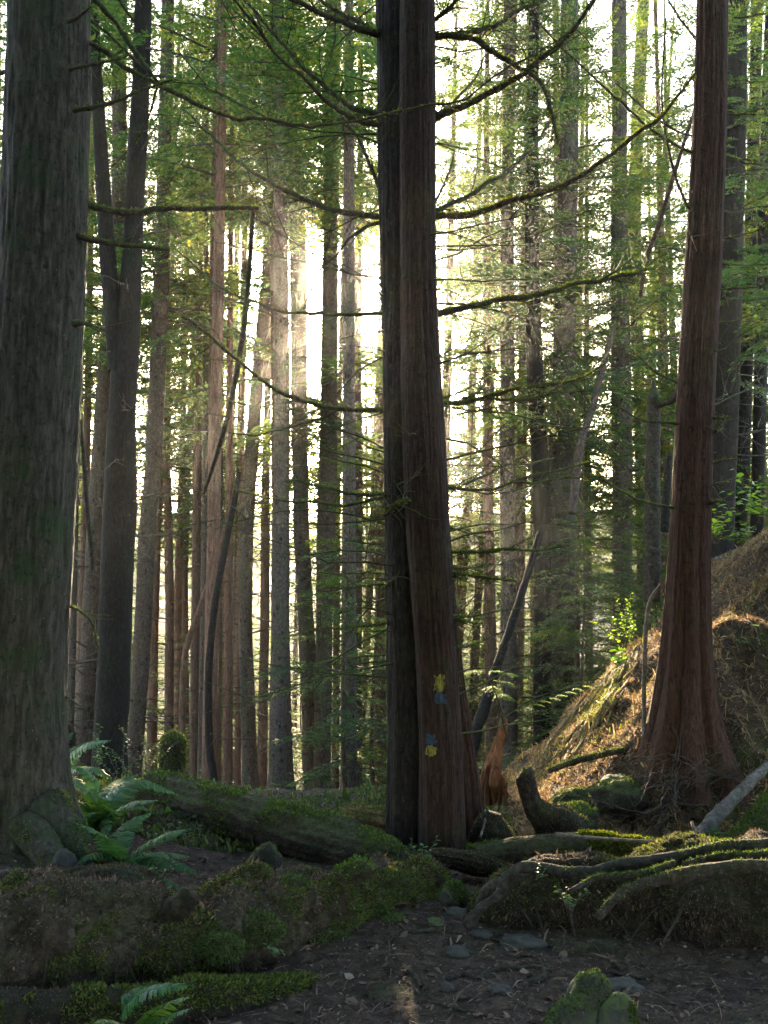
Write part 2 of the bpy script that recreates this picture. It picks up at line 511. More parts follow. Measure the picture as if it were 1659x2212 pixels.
def trunk_mesh(A, seg, amp, kt, ks, seed, flare=.5, fl=.3, lobes=0, ridge=0):
    z0 = A[0, 2]
    def disp(th, s, r, p):
        q = np.stack(np.broadcast_arrays(np.cos(th) * kt, np.sin(th) * kt, s * ks), -1)
        n = fbm(q, 4, seed)
        rid = (1 - np.abs(vn(q * 1.7, seed + 9)) * 2)
        low = fbm(np.stack(np.broadcast_arrays(np.cos(th) * 1.1, np.sin(th) * 1.1, s * .8), -1), 2, seed + 5)
        h = s - .12
        fle = flare * np.exp(-np.maximum(h, 0) / fl)
        ang = 1 + 1.5 * lobes * np.clip(fbm(np.stack(np.broadcast_arrays(np.cos(th) * 2.1, np.sin(th) * 2.1, s * .5 + seed), -1), 2, seed + 3), -.8, 1.2)
        rg_ = ridge * np.exp(-np.maximum(h, 0) / 1.0) * (np.abs(np.sin(th * 3.5 + seed + .8 * low + .25 * s)) * 2 - 1) if ridge else 0
        return r * (amp * n + amp * .7 * rid + .05 * low + fle * ang + rg_)
    return loft(A[:, :3], A[:, 3], seg, disp, cap=False)

def twig_tube(mb, p0, d, L, r, rg, n=4, droop=.1, seg=3, kids=0, m=0):
    pts = [np.array(p0, float)]
    d = d / np.linalg.norm(d)
    for k in range(n):
        d = d + rg.normal(size=3) * .13 + np.array([0, 0, -droop])
        d /= np.linalg.norm(d)
        pts.append(pts[-1] + d * L / n)
    V, Q, T = loft(np.array(pts), np.linspace(r, r * .25, n + 1), seg, None, cap=False)
    mb.add(V, Q, None, m)
    for _ in range(kids):
        k = rg.integers(1, n + 1)
        dd = d + rg.normal(size=3) * .7
        twig_tube(mb, pts[k], dd, L * rg.uniform(.25, .5), r * .5, rg, 3, droop, seg, 0, m)

def dead_branches(A, seed, zlo, zhi, n, Lm, Rm=.016, side=None):
    rg = np.random.default_rng(seed)
    mb = MB()
    for k in range(n):
        z = rg.uniform(zlo, zhi)
        c = [np.interp(z, A[:, 2], A[:, q]) for q in range(4)]
        a = rg.uniform(0, 2 * np.pi) if side is None else side + rg.normal() * .45
        d = np.array([math.cos(a), math.sin(a), rg.uniform(-.25, .35)])
        p = np.array([c[0], c[1], z]) + d * c[3] * .8
        L = Lm * rg.uniform(.15, 1) ** 1.3
        twig_tube(mb, p, d, L, Rm * (.4 + .6 * L / Lm), rg, 5, rg.uniform(-.08, .10), 4, int(L / Lm * 5))
    return mb

# one bough of hemlock: woody axis and flat drooping sprays of small leaflets, 1 unit long along +x
def bough(seed, ntw=26):
    rg = np.random.default_rng(seed)
    n = 10
    s = np.linspace(0, 1, n)
    ax = np.stack([s, .05 * np.sin(s * 3 + seed), .06 * np.sin(s * 2.5) - .22 * s ** 2.2], 1)
    V, Q, T = loft(ax, .010 * (1 - .85 * s), 3, None, cap=False)
    mb = MB(); mb.add(V, Q, None, 0)
    LV = []
    for k in range(ntw):
        t0 = .12 + .86 * (k / ntw) ** .9
        p = np.array([np.interp(t0, s, ax[:, c]) for c in range(3)])
        side = 1 if k % 2 else -1
        L = (.36 * (1 - t0) ** .6 + .09) * rg.uniform(.6, 1.15)
        ang = side * R(rg.uniform(42, 72))
        d = np.array([math.cos(ang), math.sin(ang), rg.uniform(-.25, .12)])
        nl = max(4, int(L / .023))
        for q in range(nl):
            f = (q + .6) / nl
            b0 = p + d * L * f + np.array([0, 0, -.25 * L * f * f])
            for sd in (1, -1):
                if rg.random() < .12: continue
                e = np.array([d[0] * .6 - sd * d[1] * .8, d[1] * .6 + sd * d[0] * .8, d[2] + rg.uniform(-.35, .2)])
                e /= np.linalg.norm(e)
                ll = .062 * (1.1 - .6 * f) * rg.uniform(.6, 1.3)
                w = np.cross(e, np.array([0, 0, 1.0]) + rg.normal(size=3) * .35); w /= np.linalg.norm(w)
                ww = ll * .17
                LV.append([b0, b0 + e * ll * .5 + w * ww, b0 + e * ll, b0 + e * ll * .5 - w * ww])
    LV = np.array(LV)
    mb.add(LV.reshape(-1, 3), np.arange(4 * len(LV)).reshape(-1, 4), None, 1)
    V, Q, T, mi = mb.get()
    return V, Q, np.array(mi)
BOUGHS = [bough(100 + k) for k in range(6)]

def crown_spec(seed, h, rmax, nb, low=.0, taper=.75):
    rg = np.random.default_rng(seed)
    sp = []
    for k in range(nb):
        t0 = low + (1 - low) * (k + rg.random()) / nb
        L = rmax * ((1 - t0) ** taper * rg.uniform(.55, 1.1) + .06)
        az = k * 2.39996 + rg.normal() * .5
        sp.append((rg.integers(len(BOUGHS)), t0 * h, az, rg.uniform(-.28, .22) + .35 * t0, L, rg.normal() * .25))
    return sp

def crown_mesh(spec, name, keep=None):
    VV, QQ, MI, n = [], [], [], 0
    for (b, z, az, el, L, roll) in spec:
        if keep is not None and not keep(z, az, el, L): continue
        V, Q, mi = BOUGHS[b]
        cr, sr = math.cos(roll), math.sin(roll)
        W = np.stack([V[:, 0], V[:, 1] * cr - V[:, 2] * sr, V[:, 1] * sr + V[:, 2] * cr], 1) * L
        ce, se = math.cos(el), math.sin(el)
        W = np.stack([W[:, 0] * ce - W[:, 2] * se, W[:, 1], W[:, 0] * se + W[:, 2] * ce], 1)
        ca, sa = math.cos(az), math.sin(az)
        W = np.stack([W[:, 0] * ca - W[:, 1] * sa, W[:, 0] * sa + W[:, 1] * ca, W[:, 2] + z], 1)
        VV.append(W); QQ.append(Q + n); MI.append(mi); n += len(V)
    if not VV: return None
    return mesh_data(name, np.concatenate(VV), np.concatenate(QQ), None, [M['twig'], M['needle']], np.concatenate(MI))

# gaps in the canopy: the sun reaches the bank on the right and shines through beside the middle trunk
def in_gap(p):
    """p (n,3): True where the canopy is open"""
    p = np.atleast_2d(p)
    k = (p[:, 1] - 7.5) / SUND[1]
    q = p - k[:, None] * SUND
    nz = vn(P3(q[:, 0] * 1.9, q[:, 2] * 1.9), 77)
    lit = (q[:, 0] > .1) & (q[:, 0] < 4.2) & (q[:, 2] > -.1) & (q[:, 2] < 5.2) & (nz > .05)
    lit |= (q[:, 0] > .45) & (q[:, 0] < 2) & (q[:, 2] > 2.6) & (q[:, 2] < 5.2) & (nz > -.25)
    # view from the photograph's side of the gap round the sun
    d = p - CAM; 
    u = d[:, 0] / d[:, 1]; v = d[:, 2] / d[:, 1]
    far = p[:, 1] > 9
    e = ((u + .085) / .09) ** 2 + ((v - .27) / .12) ** 2
    lit |= (e < .85 + 1.1 * vn(P3(u * 26, v * 26), 31)) & (p[:, 1] > 9)
    # no opening over the trail itself
    h = p - ((p[:, 1] - 4) / SUND[1])[:, None] * SUND
    lit &= ~((h[:, 0] > -1.0) & (h[:, 0] < 1.1) & (h[:, 2] < .8))
    return lit

def in_lane(p):
    """the open lane through which the sun reaches the bank"""
    q = p - ((p[:, 1] - 8) / SUND[1])[:, None] * SUND
    q2 = p - ((p[:, 1] - 6.4) / SUND[1])[:, None] * SUND
    br = (q2[:, 0] > .45) & (q2[:, 0] < 2.0) & (q2[:, 2] > 2.7) & (q2[:, 2] < 4.8) & (vn(P3(q2[:, 0] * 1.8, q2[:, 2] * 1.8), 79) > -.05)
    return br & (vn(P3(q2[:, 0] * 1.8, q2[:, 2] * 1.8), 79) > .3) | (q[:, 0] > .85) & (q[:, 0] < 3.2) & (q[:, 2] > -.2) & (q[:, 2] < 1.7) & (vn(P3(q[:, 0] * 1.5, q[:, 2] * 1.5), 78) > -.6)

CROWN_CACHE = {}
def add_crown(parent, origin, seed, h, rmax, nb, low=0., rot=0., taper=.75, thin=0.0):
    spec = crown_spec(seed, h, rmax, nb, low, taper)
    rg = np.random.default_rng(seed * 3 + int(abs(origin[0]) * 100))
    ca, sa = math.cos(rot), math.sin(rot)
    flags = []
    for (b, z, az, el, L, roll) in spec:
        hit = False
        dx, dy = math.cos(az + rot), math.sin(az + rot)
        pts = np.array([[origin[0] + dx * L * f, origin[1] + dy * L * f, origin[2] + z + L * f * math.sin(el) - .2 * L * f * f] for f in (.15, .35, .55, .75, .95)])
        g = in_gap(pts)
        flags.append(bool(g.sum() >= 3) or bool(in_lane(pts).any()) or rg.random() < thin)
    key = (seed, h, rmax, nb, low)
    if any(flags):
        it = iter(flags)
        sp = [s for s, f in zip(spec, flags) if not f]
        me = crown_mesh(sp, 'crown')
        if me is None: return None
    else:
        if key not in CROWN_CACHE: CROWN_CACHE[key] = crown_mesh(spec, 'crown')
        me = CROWN_CACHE[key]
    o = bpy.data.objects.new('crown', me); COL.objects.link(o)
    o.parent = parent
    o.location = np.array(origin) - LOC[parent.name]
    o.rotation_euler = (0, 0, rot)
    LOC[o.name] = np.array(origin)
    return o

def traced_tree(name, label, pts, dia, mt, seed, top=24, crown=None, nd=45, Ld=1.1, lean=0., seg=22, Y=None, amp=.03, flare=.35, group=None):
    wmid = np.median([p[2] for p in pts])
    if Y is None: Y = FPX * dia / wmid
    rows = axis_from_px(pts, Y, top, lean)
    A = densify(rows, .14)
    t_ = thing(name, label, 'tree', (A[0, 0], A[0, 1], A[0, 2] + .1), group)
    V, Q, T = trunk_mesh(A, seg, amp, 3.2, 2.2, seed, flare, .25, .5)
    obj('trunk', V, Q, M[mt], t_)
    if nd:
        zt = A[0, 2]
        dead_branches(A, seed, zt + 1.0, min(zt + 13, top - 5), nd, Ld).build('dead_branches', M['twig'], t_)
    if crown:
        z0, rm, nb = crown
        zc = A[0, 2] + z0
        c = [np.interp(zc, A[:, 2], A[:, q]) for q in (0, 1)]
        add_crown(t_, (c[0], c[1], zc), 200 + seed % 4, max(top - zc, 4), rm, nb, rot=seed * 1.3)
    return t_, A

# ------------------------------------------------------------------ traced middle-distance trees
TR = [
 # label, points (x, y, width) top to bottom, diameter, bark, crown (start height, radius, boughs) or None
 ('brown trunk partly hidden behind the forked tree, bending outward at mid height', [(258,0,35),(258,350,30),(252,560,30),(228,780,31),(213,1000,33),(203,1200,36),(194,1400,40),(182,1600,42)], .34, 'bark_mid', (9,2.6,70)),
 ('straight brown trunk just right of the dark forked tree', [(362,0,25),(355,330,29),(351,560,33),(342,780,34),(332,1000,35),(318,1150,36),(307,1400,35),(293,1600,36)], .32, 'bark_mid', (9,2.6,70)),
 ('slim russet trunk tight against the straight brown trunk beside the fork', [(375,400,11),(371,560,13),(360,800,15),(352,1000,18),(338,1130,20),(332,1360,21),(328,1610,22)], .25, 'bark_midred', (9,2.2,60)),
 ('slim upright russet trunk behind the mossy stump cap', [(366,560,13),(362,780,15),(360,1000,17),(363,1106,18),(367,1300,19),(365,1600,20)], .24, 'bark_midred', (9,2.2,60)),
 ('thin pale trunk rising straight above the moss capped stump', [(402,600,9),(396,900,12),(390,1106,15),(384,1300,18),(385,1610,19)], .24, 'bark_midred', (8.5,3.0,110)),
 ('thin pale trunk crossed by the slanting reddish pole', [(424,640,10),(414,850,13),(404,1050,14),(399,1250,14),(402,1620,15)], .23, 'bark_midred', (8.5,3.0,110)),
 ('straight pale brown trunk behind the dark curving slim tree', [(513,480,12),(507,750,14),(500,900,16),(492,1080,19),(486,1350,24),(486,1690,27)], .30, 'bark_midred', (8.5,3.2,110)),
 ('dark speckled trunk whose top leans in behind the thick straight pair', [(580,400,14),(577,560,20),(571,660,26),(561,780,28),(549,900,28),(538,1060,30),(532,1150,30),(530,1360,30),(541,1690,34)], .31, 'bark_midgrey', (8.5,3.2,110)),
 ('thick straight brown trunk, left one of the close pair before the sun glare', [(597,0,32),(600,300,36),(602,560,40),(606,830,40),(607,1106,38),(605,1360,38),(607,1600,46),(608,1735,52)], .40, 'bark_mid', (8.5,3.4,110)),
 ('slim dark russet trunk squeezed behind the thick straight trunk', [(577,900,16),(573,1106,20),(572,1360,20),(566,1640,22)], .27, 'bark_midred', (8.5,3.0,110)),
 ('grey speckled trunk bending right towards its foot, right one of the close pair', [(630,0,28),(637,300,34),(644,560,36),(647,900,36),(649,1106,33),(659,1300,34),(670,1500,39),(683,1760,50)], .38, 'bark_midgrey', (8.5,3.4,110)),
 ('straight brown trunk standing clear in the white sun glare', [(721,0,32),(716,250,33),(714,560,34),(711,900,38),(706,1106,40),(700,1360,36),(697,1620,36),(696,1730,38)], .38, 'bark_mid', (8.5,3.4,110)),
 ('thin russet trunk showing along the edge of the clear trunk in the glare', [(738,700,10),(732,950,12),(728,1106,14),(727,1400,15),(724,1680,16)], .24, 'bark_midred', (8.5,3.0,110)),
 ('slender dark trunk nearest the big middle tree on its glare side', [(779,0,12),(778,400,14),(773,560,16),(772,900,19),(773,1106,21),(771,1400,21),(770,1735,24)], .24, 'bark_mid', (8.5,3.0,110)),
 ('thin leaning trunk just behind the slender dark one beside the big tree', [(812,900,10),(808,1106,14),(797,1300,15),(785,1500,15),(774,1660,16)], .24, 'bark_midred', (8.5,3.0,110)),
 ('brown trunk half hidden by the shadowed edge of the big middle tree', [(824,900,18),(822,1106,22),(822,1400,24),(820,1720,27)], .33, 'bark_midred', (8.5,3.0,110)),
 ('russet trunk emerging from behind the sunny edge of the big middle tree', [(974,500,14),(972,600,16),(965,850,18),(962,1000,19),(958,1250,20)], .28, 'bark_midred', (8.5,3.0,160)),
 ('slim trunk leaning in golden backlight right of the big middle tree', [(1032,420,11),(1026,653,14),(1020,850,17),(1012,1080,20),(1000,1200,25),(986,1400,27)], .32, 'bark_midred', (8.5,3.1,160)),
 ('thin warm russet trunk leaning behind the yellow lit bough', [(1062,560,9),(1052,850,11),(1045,1080,14),(1032,1300,17),(1022,1500,20),(1010,1660,22)], .26, 'bark_midred', (8.5,3.0,160)),
 ('very thin russet trunk paired close with the warm leaning one', [(1066,800,8),(1058,1080,10),(1050,1300,12),(1040,1500,12)], .2, 'bark_midred', (11,2,50)),
 ('dark double looking trunk with light edge above the leaning snag', [(1104,0,27),(1098,300,27),(1095,560,29),(1096,850,32),(1096,1080,34),(1099,1256,33),(1098,1500,37),(1102,1650,34)], .31, 'bark_midgrey', (7,2.6,95)),
 ('brown trunk hidden behind the dark double looking one', [(1132,620,18),(1130,800,22),(1124,1080,25),(1122,1240,24)], .3, 'bark_mid', (8.5,3.1,160)),
 ('dark straight trunk whose lower half shifts right, beside the thick grey trunk', [(1155,0,22),(1150,250,27),(1149,560,31),(1155,800,35),(1166,1000,37),(1171,1150,36),(1172,1400,36),(1172,1600,40)], .33, 'bark_dark', (7,2.6,95)),
 ('thick grey trunk with a swelling foot behind the low end of the sunlit bank', [(1230,0,38),(1230,300,42),(1222,560,46),(1218,760,48),(1212,950,52),(1213,1106,60),(1212,1350,57),(1214,1560,60)], .48, 'bark_midgrey', (7,3.0,110)),
 ('thin grey trunk peeking from behind the thick grey trunk', [(1256,400,12),(1252,560,14),(1250,800,15),(1246,1080,15)], .25, 'bark_midgrey', (8.5,3.0,160)),
 ('straight dark grey trunk rising behind the bright leaves on the bank', [(1337,0,32),(1338,300,34),(1338,560,38),(1343,900,45),(1345,1106,42),(1343,1400,40)], .42, 'bark_midgrey', (6.5,3.0,110)),
 ('grey trunk fused in view with the straight one above the bright leaves', [(1390,0,25),(1380,200,28),(1370,450,30),(1371,600,30),(1380,800,24),(1385,1100,22)], .34, 'bark_midgrey', (6.5,2.8,95)),
 ('thin russet trunk leaning right behind the mossy snag', [(1432,380,10),(1418,560,12),(1400,850,13),(1388,1100,13)], .22, 'bark_midred', (11,2,50)),
 ('thick grey trunk directly behind the tall reddish tree on the bank', [(1595,0,40),(1590,250,45),(1580,560,50),(1570,850,54),(1562,1060,52),(1558,1170,52)], .42, 'bark_dark', (5.5,2.6,95)),
 ('dark slim trunk in the corner group, with its neighbour at the picture edge', [(1636,0,24),(1630,250,26),(1622,500,26),(1611,850,27),(1604,1060,27),(1600,1180,27)], .28, 'bark_dark', (9,2.3,60)),
 ('dark slim trunk cut by the picture edge above the leafy bank top', [(1662,150,28),(1655,330,28),(1650,560,27),(1642,850,27),(1637,1060,28),(1634,1180,28)], .28, 'bark_dark', (9,2.3,60)),
 ('thin reddish trunk seen tight against the mossy giant trunk, taller of two', [(166,1050,12),(158,1250,13),(149,1600,14)], .25, 'bark_midred', (10,2.2,50)),
]
for k, (lab, pts, dia, mt, cr) in enumerate(TR):
    traced_tree('conifer_tree', lab, pts, dia, mt, 31 + k * 7, 22 + (k * 37) % 7, cr, nd=120, Ld=1.9)

# dark forked tree
pts = [(309,0,36),(304,200,40),(295,350,44),(285,560,42),(270,780,58),(264,900,58),(258,1106,72),(248,1400,70),(238,1620,70)]
tF, AF = traced_tree('forked_conifer', 'dark forked conifer with two stems parting at mid height beside the mossy giant', pts, .5, 'bark_dark', 881, 24, (9, 2.6, 70), nd=40, Y=12.0, lean=.2)
stem = [(200,0,22),(210,200,27),(220,350,29),(233,560,35),(252,800,34)]
rows = [[*at(x, y, 12.05), .5 * w * 12 / FPX] for x, y, w in stem][::-1]
d = np.array(rows[-1]) - np.array(rows[-2]); rows.append(np.array(rows[-1]) + d * 2.5); rows[-1][3] = .03
rows = np.array(rows)
V, Q, T = trunk_mesh(densify(rows, .14), 20, .03, 3.2, 2.2, 5, 0)
obj('stem', V, Q, M['bark_dark'], tF)

# dark slim curving tree and slanting poles
def pole(name, label, cat, pts, Y0, Y1, mt, seed=0, twn=6, seg=12, amp=.06):
    n = len(pts)
    rows = np.array([[*at(x, y, Y0 + (Y1 - Y0) * k / (n - 1)), .5 * w * (Y0 + (Y1 - Y0) * k / (n - 1)) / FPX] for k, (x, y, w) in enumerate(pts)])
    A = smooth_path(rows, .06)
    V, Q, T = loft(A[:, :3], A[:, 3], seg, lambda th, s, r, p: r * amp * fbm(p * 14, 3, seed))
    t_ = thing(name, label, cat, A[0, :3])
    obj('limb' if 'branch' in cat else 'trunk', V, Q, M[mt], t_, T)
    if twn:
        rg = np.random.default_rng(seed); mb = MB()
        for _ in range(twn):
            c = A[rg.integers(2, len(A) - 1)]
            twig_tube(mb, c[:3], rg.normal(size=3), rg.uniform(.08, .4), .005, rg, 4, .0, 3, 1)
        mb.build('twigs', M['twig'], t_)
    return t_
pole('slim_tree', 'dark slim curving tree with bowed foot left of the dark speckled trunk', 'tree', [(466,1720,17),(460,1670,17),(452,1600,17),(451,1450,16),(465,1300,15),(487,1180,14),(505,1090,13),(516,1020,10)], 15, 15.6, 'bark_dark', 3)
pole('leaning_pole', 'slanting reddish dead pole leaning across the thin pale trunks', 'dead tree', [(392,1640,14),(398,1430,13),(430,1320,12),(470,1200,11),(490,1130,8)], 19, 18, 'bark_midred', 4)
pole('leaning_snag', 'dark dead trunk leaning right behind the broken orange stump', 'dead tree', [(1004,1690,28),(1022,1610,27),(1049,1520,24),(1077,1430,20),(1108,1340,17),(1140,1240,15),(1165,1150,11)], 10.5, 12.0, 'bark_dark', 5, 6, amp=.14)
pole('leaning_snag', 'dark leaning trunk springing from beside the thick grey trunk', 'dead tree', [(1236,1110,20),(1252,970,17),(1277,890,15),(1310,765,13),(1328,700,8)], 17.0, 17.6, 'bark_mid', 6, amp=.12)
pole('leaning_sapling', 'thin curved dead sapling leaning in the canopy left of the reddish tree', 'dead tree', [(1384,640,8),(1397,560,10),(1425,480,11),(1452,390,10),(1490,270,8),(1515,190,5)], 9.5, 8.8, 'bark_mid', 7, 14, amp=.14)
pole('hanging_branch', 'dead pole hanging in the air below the long mossy stub branch', 'dead branch', [(546,452,10),(540,560,11),(530,680,13),(517,770,13),(497,880,11),(472,970,10),(440,1066,7)], 6.6, 7.2, 'branch', 8, 6)
pole('dangling_pole', 'thin dark dead pole dangling beside the mossy giant trunk', 'dead branch', [(166,840,7),(178,960,9),(188,1090,10),(198,1190,11),(200,1232,4)], 7.6, 7.8, 'branch', 9, 3)

# mossy snag with a bent arm, and the stub beside it
rows = np.array([[*at(x, y, 13), .5 * w * 13 / FPX] for x, y, w in [(1409,1300,36),(1409,1080,34),(1411,980,30),(1412,900,30),(1413,862,28),(1412,835,10),(1411,815,2)]])
tS = thing('mossy_snag', 'broken mossy snag with one bent arm reaching the reddish tree', 'dead tree', rows[0, :3])
A = smooth_path(rows, .05)
V, Q, T = loft(A[:, :3], A[:, 3], 20, lambda th, s, r, p: r * .14 * fbm(p * 7, 4, 3))
obj('trunk', V, Q, M['log'], tS, T)
A = smooth_path(np.array([[*at(x, y, Y_), .5 * w * 13 / FPX] for x, y, w, Y_ in [(1414,872,26,13),(1432,868,22,12.9),(1455,860,20,12.7),(1468,838,18,12.5),(1475,815,14,12.4)]]), .04)
V, Q, T = loft(A[:, :3], A[:, 3], 12, lambda th, s, r, p: r * .12 * fbm(p * 9, 3, 4))
ob = obj('arm', V, Q, M['branch'], tS, T)
VV, QQ = tufts(V, Q, 900, .03, None, -.1, 4); obj('moss', VV, QQ, M['moss'], ob, smooth=False)
pole('broken_stub', 'short broken stub trunk standing between the mossy snag and the reddish tree', 'dead tree', [(1436,1150,20),(1439,1070,18),(1443,1010,16),(1446,978,14)], 12.5, 12.5, 'logdark', 10, 0, 14, .12)

# ------------------------------------------------------------------ branches traced on the near trees
def branch(parent, pts, Y0, Y1, w0, w1, seed, moss=0, twn=5, mt='branch', nm='branch', twl=.22):
    n = len(pts)
    f = np.linspace(0, 1, n)
    rows = []
    for k, (x, y) in enumerate(pts):
        Y_ = Y0 + (Y1 - Y0) * f[k] ** 1.2
        rows.append([*at(x, y, Y_), .42 * (w0 + (w1 - w0) * f[k]) * Y_ / FPX])
    A = smooth_path(np.array(rows), .025)
    rg = np.random.default_rng(seed)
    kk = sst(0, .25, np.linspace(0, 1, len(A)))[:, None]
    A[:, :3] += kk * (.022 * np.stack([0 * A[:, 0], vn(A[:, :3] * 4 + seed, seed), vn(A[:, :3] * 4.3 - seed, seed + 1)], 1) + .008 * np.stack([0 * A[:, 0], vn(A[:, :3] * 17, seed), vn(A[:, :3] * 16 + 5, seed)], 1))
    V, Q, T = loft(A[:, :3], A[:, 3], 9, lambda th, s, r, p: r * .22 * fbm(p * 22, 3, seed))
    mb = MB(); mb.add(V, Q, T)
    for _ in range(twn):
        k = rg.integers(3, len(A) - 1)
        d = A[k, :3] - A[k - 2, :3]; d /= np.linalg.norm(d) + 1e-9
        twig_tube(mb, A[k, :3], d * .8 + rg.normal(size=3) * .6, twl * rg.uniform(.2, 1.2), min(.005, A[k, 3] * .6), rg, 5, rg.uniform(-.05, .1), 3, rg.integers(0, 3))
    b = mb.build(nm, M[mt], parent)
    if moss:
        L = A[:, 3]
        r_ = tufts(V, Q, int(moss), .018, lambda c, n_: vn(c * 5, seed) > -.35 - .5 * n_[:, 2], -.5, seed, .25)
        if r_: obj('moss', r_[0], r_[1], M['moss'], b, smooth=False)
    return b

def near_trunk(parent, pts, Y, top, mt, seed, seg, amp, kt, ks, flare=0, fl=.3, lobes=0, nm='trunk', step=.03, lean=0., ridge=0):
    rows = axis_from_px(pts, Y, top, lean)
    A = densify(rows, step)
    V, Q, T = trunk_mesh(A, seg, amp, kt, ks, seed, flare, fl, lobes, ridge)
    o = obj(nm, V, Q, M[mt], parent)
    return o, A, (V, Q)

# --- the big middle tree
YC = 6.3
gC = at(900, 1800, YC)
tC = thing('blazed_conifer', 'big dark middle tree with blue and yellow trail paint and long mossy branches', 'tree', (gC[0], gC[1], -.1))
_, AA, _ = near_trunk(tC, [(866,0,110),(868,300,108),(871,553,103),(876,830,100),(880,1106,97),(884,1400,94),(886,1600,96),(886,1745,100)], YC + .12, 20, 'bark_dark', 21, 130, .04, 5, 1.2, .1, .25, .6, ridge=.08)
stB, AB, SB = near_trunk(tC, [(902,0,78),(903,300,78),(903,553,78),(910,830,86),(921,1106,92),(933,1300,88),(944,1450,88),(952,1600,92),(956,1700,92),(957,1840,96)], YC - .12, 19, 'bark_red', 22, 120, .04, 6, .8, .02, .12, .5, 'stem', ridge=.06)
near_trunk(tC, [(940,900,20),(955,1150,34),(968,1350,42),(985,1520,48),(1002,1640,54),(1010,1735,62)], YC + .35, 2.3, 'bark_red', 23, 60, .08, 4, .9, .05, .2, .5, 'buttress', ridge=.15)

# paint blazes follow the stem's bark
def blaze(x0, x1, y0, y1, mt, seed):
    n, m = 26, 40
    z0 = at(x0, y1, YC - .3)[2]; z1 = at(x0, y0, YC - .3)[2]
    V, Q = SB
    seg = 120
    G = V.reshape(-1, seg, 3)
    mb = []
    idx = -np.ones((n + 1, m + 1), int); P = []
    fr = G[..., 1] < AB[:, 1][:, None]          # camera-facing half of the stem
    for a_ in range(n + 1):
        z = z0 + (z1 - z0) * a_ / n
        k = np.argmin(np.abs(AB[:, 2] - z))
        ring = G[k][fr[k]]
        ring = ring[np.argsort(ring[:, 0])]
        for b_ in range(m + 1):
            y_px = y1 + (y0 - y1) * a_ / n
            xw = at(x0 + (x1 - x0) * b_ / m, y_px, YC - .3)[0]
            yw = np.interp(xw, ring[:, 0], ring[:, 1])
            idx[a_, b_] = len(P); P.append((xw, yw - .004, z))
    q = []
    for a_ in range(n):
        for b_ in range(m):
            u, v = (b_ + .5) / m * 2 - 1, (a_ + .5) / n * 2 - 1
            e = max(abs(u), abs(v)) ** 2 * .7 + .3 * (u * u + v * v) + .42 * fbm(np.array([u * 4 + seed, v * 2.5, seed]), 3, seed)
            if e < .8: q.append([idx[a_, b_], idx[a_, b_ + 1], idx[a_ + 1, b_ + 1], idx[a_ + 1, b_]])
    return obj('paint_blaze', np.array(P), q, M[mt], tC)
blaze(937, 963, 1458, 1497, 'yellow', 1)['label'] = 'upper yellow paint blaze'
blaze(939, 967, 1497, 1524, 'blue', 2)['label'] = 'upper blue paint blaze'
blaze(919, 946, 1588, 1613, 'blue', 3)['label'] = 'lower blue paint blaze'
blaze(919, 945, 1613, 1638, 'yellow', 4)['label'] = 'lower yellow paint blaze'

